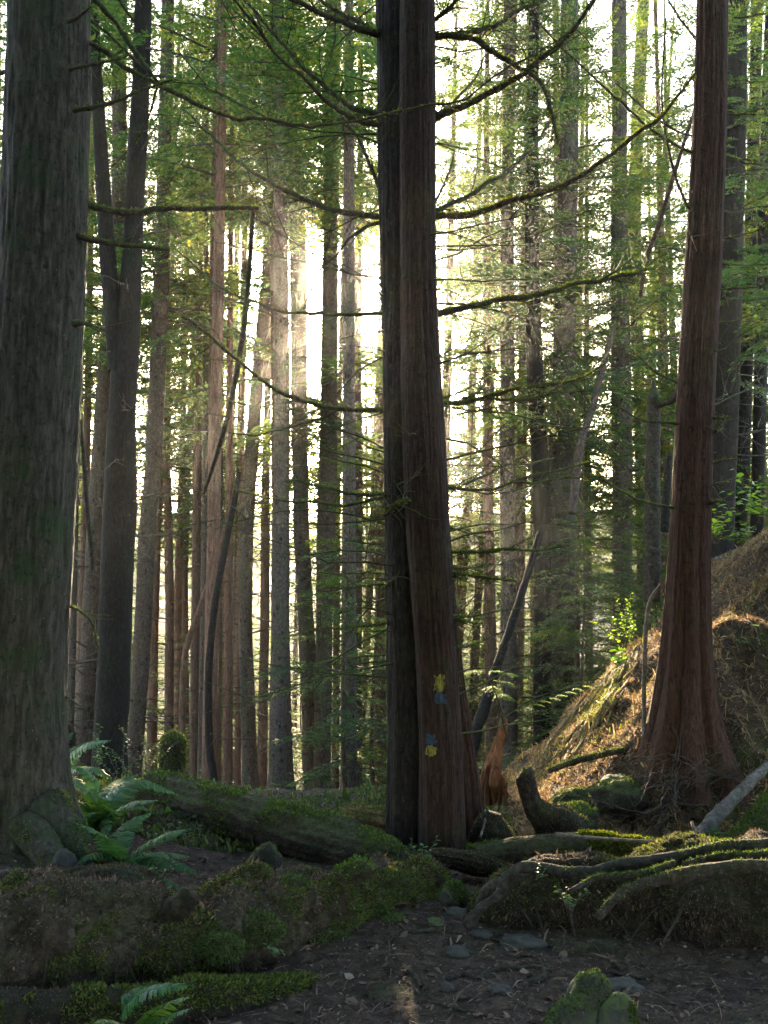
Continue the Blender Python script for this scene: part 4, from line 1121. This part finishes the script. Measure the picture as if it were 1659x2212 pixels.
# rotten log of shredded wood on the sunlit bank
def bank(px, py):
    return gpx(px, py, 6.2, 11)
tK = thing('rotten_log', 'rotten shredded log slanting down the sunlit bank', 'log', bank(1300, 1560))
mb = MB(); rg3 = np.random.default_rng(8)
for k in range(46):
    f = rg3.random()
    a0 = np.array([1395 - 110 * f + rg3.normal() * 8, 1400 + 95 * f + rg3.normal() * 8]); L = rg3.uniform(.35, 1)
    b0 = a0 + np.array([-95 - 70 * rg3.random(), 190 + 50 * rg3.random()]) * L
    pts = []
    for q in np.linspace(0, 1, 6):
        c = a0 + (b0 - a0) * q + rg3.normal(size=2) * 3
        p = bank(*c); pts.append([*(p + np.array([0, 0, .008 + .02 * rg3.random()])), rg3.uniform(.006, .02)])
    A = smooth_path(np.array(pts), .04)
    V, Q, T = loft(A[:, :3], A[:, 3], 7, lambda th, s, r, p: r * .5 * fbm(p * 12, 3, k))
    mb.add(V, Q, T)
ob = mb.build('wood', M['rotbrown'], tK)
V, Q, T, _ = mb.get()
r_ = tufts(V, Q, 5000, .022, lambda c, n_: fbm(c * 3, 3, 2) > .05, .1, 6); obj('moss', r_[0], r_[1], M['moss'], tK, smooth=False)
# hanging roots and twigs on the bank, each a loose thing of its own kind: uncountable tangle
mb = MB()
for k in range(200):
    px, py = rg3.uniform(1060, 1700), rg3.uniform(1200, 1800)
    p = bank(px, py)
    if p[1] > 10 or p[0] < .9: continue
    d = np.array([rg3.normal() - .4, rg3.normal() * .5 - .4, rg3.normal() * .4 - .3])
    twig_tube(mb, p + np.array([0, -.02, .03]), d, rg3.uniform(.1, .55), rg3.uniform(.002, .007), rg3, 7, .06, 4, rg3.integers(0, 3))
for k in range(120):
    px, py = rg3.uniform(1300, 1560), rg3.uniform(1640, 1790)
    p = bank(px, py)
    d = np.array([rg3.normal(), rg3.normal() * .4 - .5, rg3.normal() * .5])
    twig_tube(mb, p + np.array([0, -.03, .05]), d, rg3.uniform(.15, .6), rg3.uniform(.002, .006), rg3, 7, .03, 4, 2)
tag(mb.build('root_tangle', M['twig']), 'tangle of fine roots and dead twigs over the bank', 'roots', kind='stuff')

# stumps
def stump(name, label, pts, mt, seed, amp=.2, moss=0, seg=44, top=True, ridge=.1, mossmat='moss', upm=.3, size=.02):
    return log(name, label, 'stump', pts, mt, seed, amp, seg, moss, mossmat, upm, size, 6, ridge, .015, -.4)
tO = thing('broken_stump', 'jagged orange rotten stump lit by the sun at the foot of the bank', 'stump', at(1058, 1730, 7.6))
for k, pts in enumerate([[(1056,1745,42,7.6),(1056,1710,36,7.6),(1062,1665,27,7.6),(1072,1625,20,7.6),(1083,1588,14,7.6),(1090,1562,9,7.6),(1093,1546,2,7.6)],
  [(1078,1745,34,7.55),(1080,1715,28,7.55),(1084,1690,15,7.5),(1083,1672,3,7.5)], [(1042,1745,26,7.5),(1046,1705,16,7.5),(1052,1672,10,7.52),(1054,1652,2,7.52)], [(1066,1700,16,7.45),(1072,1650,12,7.45),(1070,1612,2,7.45)]]):
    A = smooth_path(log_rows(pts), .015)
    V, Q, T = loft(A[:, :3], A[:, 3], 40, lambda th, s, r, p: r * (.4 * fbm(p * 9, 4, k) + .45 * (1 - 2 * np.abs(fbm(np.stack(np.broadcast_arrays(np.cos(th) * 4, np.sin(th) * 4, s * 1.5), -1), 3, 90 + k)))))
    obj('splinter', V, Q, M['rot'], tO, T)
stump('broken_stump', 'dark curved stump spike standing behind the bright moss topped log', [(1230,1815,110,6.3),(1205,1790,90,6.3),(1172,1762,64,6.3),(1150,1735,42,6.3),(1140,1700,36,6.3),(1134,1672,32,6.3),(1128,1664,14,6.3)], 'logdark', 92, .2, 400, mossmat='mossdark')
stump('mossy_stump', 'short stump with a bright moss cap among the left trunks', [(369,1705,56,10),(371,1660,50,10),(372,1625,48,10),(373,1605,50,10),(374,1592,40,10),(375,1583,22,10),(376,1579,5,10)], 'log', 93, .2, 3500, upm=-.1, size=.024)
stump('mossy_stump', 'low dark stump with two hollows left of the curved spike', [(1065,1835,90,6.3),(1060,1800,80,6.3),(1062,1772,60,6.3),(1066,1755,34,6.3)], 'logdark', 94, .3, 300, mossmat='mossdark')
stump('mossy_stump', 'small dark stump behind the ferns near the giant', [(150,1640,30,9),(148,1590,28,9),(145,1565,20,9)], 'logdark', 95, .2, 200)

def rock(name, label, px, py, w, h, Y, mt, seed, squash=.75, sharp=0, moss=0, sink=.3, group=None, cat='stone', ground=False):
    g = gpx(px, py + h * .3, 2.8, Y + 1.2) if ground else at(px, py, Y)
    if ground: Y = g[1]
    rx, rz = .5 * w * Y / FPX, .5 * h * Y / FPX
    nu, nv = 40, 24
    th = np.linspace(0, 2 * np.pi, nu, endpoint=False); ph = np.linspace(0.02, np.pi - .02, nv)
    D = np.stack([np.sin(ph)[:, None] * np.cos(th), np.sin(ph)[:, None] * np.sin(th), np.cos(ph)[:, None] + 0 * th], -1)
    q = fbm(D * 1.3 + seed * 3.1, 4, seed)
    if sharp: D = np.sign(D) * np.abs(D) ** .75; D[..., 0] += sharp * D[..., 2] * .5; D[..., :2] *= (1 - .45 * np.clip(D[..., 2:], -.3, 1))
    Vv = (g + D * (1 + .28 * q)[..., None] * np.array([rx, rx * squash, rz])).reshape(-1, 3)
    i = np.arange(nv - 1)[:, None] * nu; j = np.arange(nu)[None]; k = (j + 1) % nu
    Qq = np.stack([i + j, i + nu + j, i + nu + k, i + k], -1).reshape(-1, 4)
    o = obj(name, Vv, Qq, M[mt], None, base=g)
    tag(o, label, cat, group)
    if moss:
        r_ = tufts(Vv, Qq, moss, .010 if sharp else .015, lambda c, n_: fbm(c * 4, 3, seed) > (-.1 if sharp else -.6), -.1, seed)
        
        obj('moss', r_[0], r_[1], M['moss' if moss > 3400 else 'mossdark'], o, smooth=False)
    return o
rock('stone', 'rounded pale stone in the middle of the trail', 990, 2050, 52, 40, 4.55, 'rock', 1, ground=True)
rock('stone', 'pale egg shaped stone low in the trail beside the roots', 966, 2130, 32, 36, 4.2, 'rock', 2, ground=True)
rock('stone', 'flat light slab stone beside the curved trail root', 1082, 2136, 52, 26, 4.15, 'rock', 3, ground=True)
rock('stone', 'flat grey slab at the trail edge below the looped root', 1040, 2014, 50, 24, 4.75, 'rock', 4, ground=True)
rock('stone', 'dark wet slab against the bottom of the root bank', 1125, 2030, 100, 34, 4.6, 'rock', 5, ground=True)
rock('stone', 'grey flecked stone sunk in the right half of the trail', 1345, 2122, 90, 36, 4.2, 'rock', 6, ground=True)
rock('mossy_stone', 'large pointed mossy stone at the bottom of the trail', 1262, 2190, 120, 150, 3.75, 'rockmoss', 7, .8, .9, 3200)
rock('mossy_stone', 'low mossy stone right of the large pointed one', 1318, 2215, 120, 100, 3.7, 'rockmoss', 8, .8, .6, 2600)
rock('mossy_stone', 'big rounded mossy boulder behind the dark stump spike', 1245, 1736, 124, 66, 7.1, 'rockmoss', 9, .8, 0, 2400)
rock('mossy_stone', 'bright moss capped boulder right of the dark stump spike', 1240, 1772, 110, 60, 6.6, 'rockmoss', 10, .8, 0, 3600)
rock('mossy_stone', 'mossy hummock under the foot of the reddish tree', 1335, 1715, 120, 80, 6.85, 'rockmoss', 11, .8, 0, 2400)
rock('mossy_stone', 'upright mossy stone fin behind the big mossy log', 573, 1858, 66, 72, 5.6, 'rockmoss', 12, .5, .8, 1200)
rock('mossy_stone', 'small round tuft of bright moss where the trail narrows', 982, 1932, 54, 56, 5.1, 'rockmoss', 13, .9, 0, 3000)
rock('mossy_stone', 'mossy lump at the end of the big mossy log', 850, 2000, 70, 50, 4.95, 'rockmoss', 14, .9, 0, 1500)
rock('stone', 'grey stone tucked between the split log and dark logs', 828, 1832, 44, 40, 6.2, 'rock', 15)
rock('stone', 'flat bluish stone on the ground at the left picture edge', 30, 1884, 80, 36, 5.3, 'rock', 16, ground=True)
rock('stone', 'bluish stone leaning at the foot of the mossy giant', 140, 1868, 46, 66, 5.35, 'rock', 17)
rock('stone', 'rough grey stone in the narrow of the trail', 985, 1968, 46, 34, 5.0, 'rock', 18, ground=True)
rock('stone', 'dark half sunk stone between the trail stones', 940, 1990, 40, 24, 4.9, 'rockmoss', 19, ground=True)

# small roots breaking the trail surface
TRT = [([(960,2120,12),(1000,2108,13),(1035,2118,11),(1070,2105,9)], 'root arching across the trail by the egg shaped stone'),
 ([(1030,2118,10),(1070,2100,12),(1110,2095,12),(1160,2092,9)], 'root behind the light slab stone in the trail'),
 ([(1118,2145,12),(1140,2128,17),(1170,2118,15),(1175,2098,10),(1160,2070,6)], 'curved hooked root in the middle of the trail'),
 ([(880,2095,9),(895,2110,12),(910,2135,9)], 'short knobbly root at the left of the trail'),
 ([(1330,2105,9),(1370,2112,10),(1410,2120,7)], 'dark root beside the grey flecked stone'),
 ([(890,2016,9),(940,2012,11),(1000,2020,8)], 'thin root lying below the mossy log end'),
 ([(1060,2029,8),(1110,2040,9),(1180,2028,7),(1205,2012,6)], 'root creeping along the bottom of the dark bank'),
 ([(920,2165,7),(980,2180,8),(1060,2200,6)], 'long thin root at the bottom of the picture in the trail')]
for k, (pts, lab) in enumerate(TRT):
    rows = []
    for x, y, w in pts:
        g = gpx(x, y, 3, 7); rows.append([g[0], g[1], g[2] + .004, .5 * w * g[1] / FPX])
    A = smooth_path(np.array(rows), .015)
    V, Q, T = loft(A[:, :3], A[:, 3], 12, lambda th, s, r, p: r * .25 * fbm(p * 25, 3, k))
    t_ = thing('trail_root', lab, 'root', A[0, :3]); obj('wood', V, Q, M['root'], t_, T)

# ------------------------------------------------------------------ ferns
def frond(mb, pts, Ys, wmax, rg, up=(0, -.3, 1), n=46):
    P = np.array([at(x, y, Y) for (x, y), Y in zip(pts, Ys)])
    C = smooth_path(P, .012)
    n = max(24, min(60, int(np.linalg.norm(np.diff(C, axis=0), axis=1).sum() / .013)))
    idx = np.linspace(0, len(C) - 1, n).astype(int); C = C[idx]
    V, Q, T = loft(C, np.linspace(.004, .0012, n), 4, None, cap=False); mb.add(V, Q)
    Tn = np.gradient(C, axis=0); Tn /= np.linalg.norm(Tn, axis=1)[:, None] + 1e-9
    up = np.array(up, float) + rg.normal(size=3) * .15
    t_ = np.linspace(0, 1, n)
    for k in range(3, n):
        L = wmax * min(1, (t_[k] / .18)) ** .6 * (1 - max(0, t_[k] - .35) / .66) ** .8 + .008
        s = np.cross(Tn[k], up); s /= np.linalg.norm(s) + 1e-9
        nm = np.cross(s, Tn[k])
        for sd in (1, -1):
            d = sd * s + .30 * Tn[k] + nm * rg.uniform(-.25, .1)
            d /= np.linalg.norm(d)
            l = L * rg.uniform(.88, 1.08)
            w = Tn[k] * .009 * (1 if L > .03 else .7)
            b = C[k]; m1 = b + d * l * .35 + nm * .004; m2 = b + d * l * .75 - nm * .006 * l / .06; e = b + d * l - nm * .016 * l / .06 + Tn[k] * l * .12
            mb.add([b - w * .6, b + w * .6, m1 + w, m1 - w, m2 + w * .75, m2 - w * .75, e], [[0, 1, 2, 3], [3, 2, 4, 5]], [[5, 4, 6]])
def fern(label, fr_, seed, base):
    rg = np.random.default_rng(seed)
    t_ = thing('sword_fern', label, 'fern', base)
    for (pts, Ys, w) in fr_:
        mb = MB(); frond(mb, pts, Ys, w, rg)
        mb.build('frond', M['fern'], t_)
fern('lush sword fern spreading broad green fronds in front of the sloping mossy log', [
 ([(262,1866),(300,1835),(350,1805),(412,1792)], [5.6,5.55,5.45,5.4], .105), ([(262,1866),(320,1858),(380,1866),(430,1890)], [5.6,5.5,5.4,5.35], .075),
 ([(262,1866),(310,1850),(360,1845),(405,1850)], [5.6,5.7,5.8,5.9], .08), ([(262,1866),(245,1830),(215,1800),(168,1780)], [5.6,5.5,5.4,5.35], .085),
 ([(262,1866),(270,1890),(262,1915)], [5.6,5.4,5.3], .05), ([(262,1866),(290,1878),(350,1900),(400,1925)], [5.6,5.45,5.3,5.25], .06),
 ([(262,1866),(255,1815),(285,1775),(330,1755)], [5.6,5.7,5.9,6.0], .08), ([(262,1866),(225,1845),(190,1850),(165,1870)], [5.6,5.5,5.4,5.3], .07)], 1, at(262, 1866, 5.6))
fern('tall sword fern with arching fronds just right of the mossy giant', [
 ([(222,1790),(218,1745),(196,1712),(160,1690)], [6.3,6.2,6.1,6.05], .10), ([(222,1790),(240,1730),(300,1688),(382,1716)], [6.3,6.35,6.5,6.6], .10),
 ([(222,1790),(235,1720),(255,1690),(300,1672)], [6.3,6.5,6.8,7.0], .09), ([(222,1790),(212,1720),(190,1672),(150,1650)], [6.3,6.2,6.2,6.2], .09),
 ([(222,1790),(180,1740),(140,1720),(120,1740)], [6.3,6.1,6.0,5.9], .08), ([(222,1790),(240,1760),(285,1735),(340,1730)], [6.3,6.2,6.1,6.0], .085),
 ([(222,1790),(205,1760),(190,1760),(170,1790)], [6.3,6.1,5.9,5.85], .07), ([(222,1790),(228,1770),(225,1805),(214,1830)], [6.3,6.1,5.9,5.85], .06)], 2, at(222, 1790, 6.3))
fern('bluish green sword fern fanning out low behind the giant trunk', [
 ([(118,1672),(150,1635),(190,1608),(238,1600)], [7.4,7.3,7.2,7.1], .10), ([(118,1672),(140,1640),(160,1618),(185,1604)], [7.4,7.5,7.7,7.8], .09),
 ([(118,1672),(160,1660),(200,1660),(240,1680)], [7.4,7.2,7.0,6.9], .09), ([(118,1672),(150,1680),(180,1700),(195,1720)], [7.4,7.1,6.9,6.8], .08),
 ([(118,1672),(128,1630),(135,1600),(160,1580)], [7.4,7.5,7.6,7.7], .08)], 3, at(118, 1672, 7.4))
fern('small sword fern with a drooping frond beside the arching grey twig', [
 ([(372,1800),(366,1765),(362,1740)], [6.8,6.7,6.6], .05), ([(372,1800),(400,1775),(430,1757),(458,1752)], [6.8,6.7,6.6,6.6], .06), ([(372,1800),(395,1800),(418,1810),(440,1790)], [6.8,6.7,6.6,6.5], .055), ([(372,1800),(345,1770),(310,1745),(280,1748)], [6.8,6.7,6.6,6.5], .07)], 4, at(372, 1800, 6.8))
fern('dark sword fern at the bottom edge below the mossy log', [
 ([(262,2200),(290,2155),(340,2135),(416,2128)], [3.7,3.6,3.5,3.45], .05), ([(300,2225),(335,2185),(370,2165),(402,2157)], [3.65,3.55,3.45,3.4], .06),
 ([(300,2225),(345,2205),(380,2190),(404,2183)], [3.65,3.5,3.4,3.35], .05), ([(262,2200),(275,2165),(300,2140),(345,2128)], [3.7,3.7,3.75,3.8], .045), ([(300,2225),(260,2212),(225,2205),(205,2212)], [3.65,3.55,3.5,3.45], .05)], 5, at(290, 2225, 3.68))
fern('tiny fern sprouting under the grey weathered pole', [([(1530,1815),(1545,1800),(1572,1800)], [5.9,5.85,5.8], .03), ([(1530,1815),(1520,1805),(1480,1818)], [5.9,5.8,5.7], .03), ([(1530,1815),(1550,1812),(1575,1822)], [5.9,5.8,5.75], .03), ([(1530,1815),(1535,1795),(1555,1788)], [5.9,5.9,5.9], .03)], 6, at(1530, 1815, 5.9))

# ------------------------------------------------------------------ small leafy plants
def leaf_quads(c, d, L, rg, w=.5):
    d = d / np.linalg.norm(d)
    s = np.cross(d, np.array([0, 0, 1.0]) + rg.normal(size=3) * .4); s /= np.linalg.norm(s)
    nn_ = np.cross(s, d)
    e = c + d * L - nn_ * L * .12
    m1 = c + d * L * .35; m2 = c + d * L * .7 - nn_ * L * .04
    return [c, m1 + s * L * w * .5 + nn_ * L * .06, m1, m1 - s * L * w * .5 + nn_ * L * .06, m2 + s * L * w * .38 + nn_ * L * .03, m2, m2 - s * L * w * .38 + nn_ * L * .03, e], [[0, 1, 2, 2]]
def plant(name, label, cat, base, H, ns, spread, leaf, mt, seed, nl=14, w=.55, group=None, ptr=None):
    rg = np.random.default_rng(seed)
    t_ = thing(name, label, cat, base, group)
    st, lf = MB(), MB()
    for k in range(ns):
        d = np.array([rg.normal() * spread, rg.normal() * spread, 1.0])
        p = np.array(base, float) + rg.normal(size=3) * [.3, .3, 0] * spread * H * .3
        L = H * rg.uniform(.5, 1.1)
        pts = [p]
        for q in range(5):
            d = d + rg.normal(size=3) * .2; d /= np.linalg.norm(d); pts.append(pts[-1] + d * L / 5)
        pts = np.array(pts)
        V, Q, T = loft(pts, np.linspace(.004, .0015, 6), 4, None, cap=False); st.add(V, Q)
        for q in range(nl):
            f = .25 + .75 * q / nl
            c = np.array([np.interp(f, np.linspace(0, 1, 6), pts[:, a_]) for a_ in range(3)])
            a_ = q * 2.4 + rg.normal() * .4
            v, _ = leaf_quads(c, np.array([math.cos(a_), math.sin(a_), rg.uniform(-.2, .5)]), leaf * rg.uniform(.6, 1.2), rg, w)
            lf.add(v, [[1, 4, 5, 2], [2, 5, 6, 3]], [[0, 1, 2], [0, 2, 3], [4, 7, 5], [5, 7, 6]])
    st.build('stems', M['twig'], t_); lf.build('leaves', M[mt], t_, smooth=False)
    return t_
b_ = bank(1335, 1440)
plant('leafy_plant', 'sunlit yellow green leafy plant on the slope of the bank', 'plant', b_, .30, 5, .5, .085, 'leaf', 1, 6, .75)
plant('leafy_shrub', 'fine leaved green shrub behind the sunlit leafy plant', 'shrub', at(1345, 1400, 8.9), .55, 9, .5, .035, 'leaf', 2, 26)
plant('leafy_shrub', 'bright green shrub on top of the bank right of the reddish tree', 'shrub', at(1545, 1175, 8.6), .5, 8, .45, .075, 'leaf', 3, 10)
plant('leafy_shrub', 'leafy shrub at the picture edge on the bank top', 'shrub', at(1645, 1130, 8.4), .6, 8, .45, .07, 'leaf', 4, 10)
plant('leafy_shrub', 'low green herbs between the two shrubs on the bank top', 'shrub', at(1600, 1180, 8.5), .25, 9, .7, .05, 'shrub', 5, 10)
plant('leafy_plant', 'narrow leaved plant on the dark side of the bank', 'plant', bank(1625, 1400), .3, 6, .8, .09, 'shrub', 6, 6, .2)
for k, (px, py, H, ls, lab) in enumerate([(265, 1690, .55, .03, 'fine leaved huckleberry shrub beside the moss capped stump'), (205, 1665, .4, .035, 'low shrub just above the bluish green fern'), (320, 1670, .5, .028, 'wispy shrub between the fern and the moss capped stump'), (440, 1745, .3, .03, 'low leafy plant on the sloping mossy log'), (620, 1760, .22, .04, 'small leafy plant at the foot of the close trunk pair'), (520, 1735, .35, .02, 'wispy dry herb behind the sloping mossy log'), (545, 1745, .4, .02, 'wispy dry shrub beside the dark speckled trunk foot'), (410, 1830, .2, .025, 'tiny herb in front of the sloping mossy log'), (350, 1900, .14, .03, 'tiny leafy sprout on the big mossy log behind the stub'), (595, 2085-20, .08, .03, 'two leaved seedling on the face of the big mossy log'), (915, 1862, .18, .035, 'small fern like herb at the end of the big mossy log'), (1230, 1965, .14, .03, 'small green fern sprig on the dark root bank'), (1160, 1900, .1, .02, 'sprig of green on the crest of the root bank')]):
    Y = [9.3, 8.6, 9.2, 7.3, 8.6, 8.6, 8.8, 6.2, 5.2, 4.35, 5.5, 4.5, 4.75][k]
    plant('small_shrub', lab, 'shrub', at(px, py, Y), H, 7 if H > .25 else 4, .6, ls, 'shrub', 20 + k, 18 if H > .25 else 7)
# bare sprig with sunlit hemlock sprays beside the big middle tree
tY = thing('hemlock_sapling', 'thin hemlock sapling with sunlit sprays right of the blazed tree', 'sapling', at(1090, 1570, 7.2))
mb = MB()
for pts, w0 in (([(1092,1585),(1078,1520),(1062,1480),(1040,1452)], .008), ([(1092,1550),(1150,1510),(1210,1492),(1272,1478)], .006), ([(1062,1480),(1085,1462),(1100,1448)], .005)):
    P = smooth_path(np.array([at(x, y, 7.2 - .2 * k) for k, (x, y) in enumerate(pts)]), .03)
    V, Q, T = loft(P, np.linspace(w0, .002, len(P)), 5, None, cap=False); mb.add(V, Q)
mb.build('stem', M['branch'], tY)
def spray(mbk, px, py, Y, az, L, k, el=0.0):
    V, Q, mi = BOUGHS[k % 6]
    c, s = math.cos(az), math.sin(az)
    W = V * L
    W = np.stack([W[:, 0] * c - W[:, 1] * s, W[:, 0] * s + W[:, 1] * c, W[:, 2] + W[:, 0] * el], 1) + at(px, py, Y)
    mbk.add(W, Q[mi == 1])
mb = MB()
for k, (px, py, az, L) in enumerate([(1055,1450,3.0,.2),(1050,1452,.4,.22),(1060,1470,-.6,.2),(1080,1455,.2,.14),(1040,1450,-2.4,.2),(1062,1482,-1.5,.22),(1070,1500,-1.0,.2)]): spray(mb, px, py, 6.9 + .05 * k, az, L, k)
for k in range(9): spray(mb, 1110 + 18 * k, 1535 - 6.6 * k, 6.9, .2 + (k % 2) * .3, .10, k)
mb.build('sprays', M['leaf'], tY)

# ------------------------------------------------------------------ litter on the ground
def litter(n, box, name, label, mt, lmin, lmax, seed, wr=.12, lift=.25, keep=None):
    rg = np.random.default_rng(seed)
    y = box[2] + (box[3] - box[2]) * rg.random(n) ** 1.4
    x = box[0] + (box[1] - box[0]) * rg.random(n)
    k = np.ones(n, bool) if keep is None else keep(x, y)
    x, y = x[k], y[k]; n = len(x)
    z = terr(x, y) + .006
    a = rg.uniform(0, 2 * np.pi, n)
    L = rg.uniform(lmin, lmax, n) * (.6 + .8 * rg.random(n) ** 3)
    d = np.stack([np.cos(a), np.sin(a), rg.normal(size=n) * lift], 1)
    s = np.stack([-np.sin(a), np.cos(a), rg.normal(size=n) * .5], 1)
    w = (L * wr * rg.uniform(.5, 1.4, n))[:, None]
    L = L[:, None]
    c = np.stack([x, y, z], 1)
    bend = np.stack([0 * x, 0 * x, .18 * L[:, 0] * rg.random(n)], 1)
    VV = np.stack([c - d * L * .5 - s * w * .3, c - d * L * .5 + s * w * .3, c + bend + s * w, c + bend - s * w, c + d * L * .5 + s * w * .3, c + d * L * .5 - s * w * .3], 1)
    VV = VV.reshape(-1, 3); b = np.arange(n)[:, None] * 6
    QQ = np.concatenate([b + [0, 1, 2, 3], b + [3, 2, 4, 5]])
    tag(obj(name, VV, QQ, M[mt], None, smooth=False), label, 'litter', kind='stuff')
litter(70000, (-3.2, 3.2, 3.0, 9), 'needle_litter', 'brown needles and bark crumbs scattered over the forest floor', 'litter', .008, .03, 1, .16)
litter(9000, (-3.2, 3.4, 3.0, 9), 'twig_litter', 'short dead twigs strewn over the forest floor', 'litter', .04, .13, 2, .035, .18)
litter(3500, (-3, 3.2, 3.0, 8.5), 'leaf_litter', 'small dry leaf scraps over the forest floor', 'litter', .018, .04, 3, .55, .35)
litter(100000, (.8, 4.2, 6.3, 11.5), 'bank_litter', 'needles and root shreds over the sunlit bank', 'dry', .02, .08, 4, .07, .75)
litter(34000, (.9, 4.2, 6.3, 11.5), 'bank_moss', 'patches of moss over the sunlit bank', 'moss', .012, .032, 5, .25, 1.5, lambda x, y: fbm(P3(x * 1.7, y * 1.7), 3, 21) > -.05)
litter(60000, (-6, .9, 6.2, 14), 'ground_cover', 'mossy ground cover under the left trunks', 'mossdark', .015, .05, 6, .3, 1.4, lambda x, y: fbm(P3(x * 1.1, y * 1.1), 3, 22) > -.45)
litter(14000, (-6, .9, 6.2, 15), 'undergrowth', 'low green herbs under the left trunks', 'shrub', .015, .04, 7, .5, .9, lambda x, y: fbm(P3(x * 1.3, y * 1.3), 3, 25) > .05)

# ------------------------------------------------------------------ sunlit hazy air
hz = bpy.data.materials.new('haze_air'); hz.use_nodes = True
nt = hz.node_tree
for n_ in list(nt.nodes): nt.nodes.remove(n_)
o_ = nt.nodes.new('ShaderNodeOutputMaterial'); pv = nt.nodes.new('ShaderNodeVolumePrincipled')
pv.inputs['Color'].default_value = (.93, .96, .94, 1)
pv.inputs['Density'].default_value = .00038
pv.inputs['Anisotropy'].default_value = .9
nt.links.new(pv.outputs[0], o_.inputs['Volume'])
x1 = float(np.abs(X).max()) + 5
bx = np.array([[x, y, z] for x in (-x1, x1) for y in (-20, YMAX + 5) for z in (-14, 48)], float)
hq = [[0, 1, 3, 2], [4, 6, 7, 5], [0, 4, 5, 1], [2, 3, 7, 6], [0, 2, 6, 4], [1, 5, 7, 3]]
tag(obj('haze', bx, hq, hz, None, smooth=False), kind='stuff')
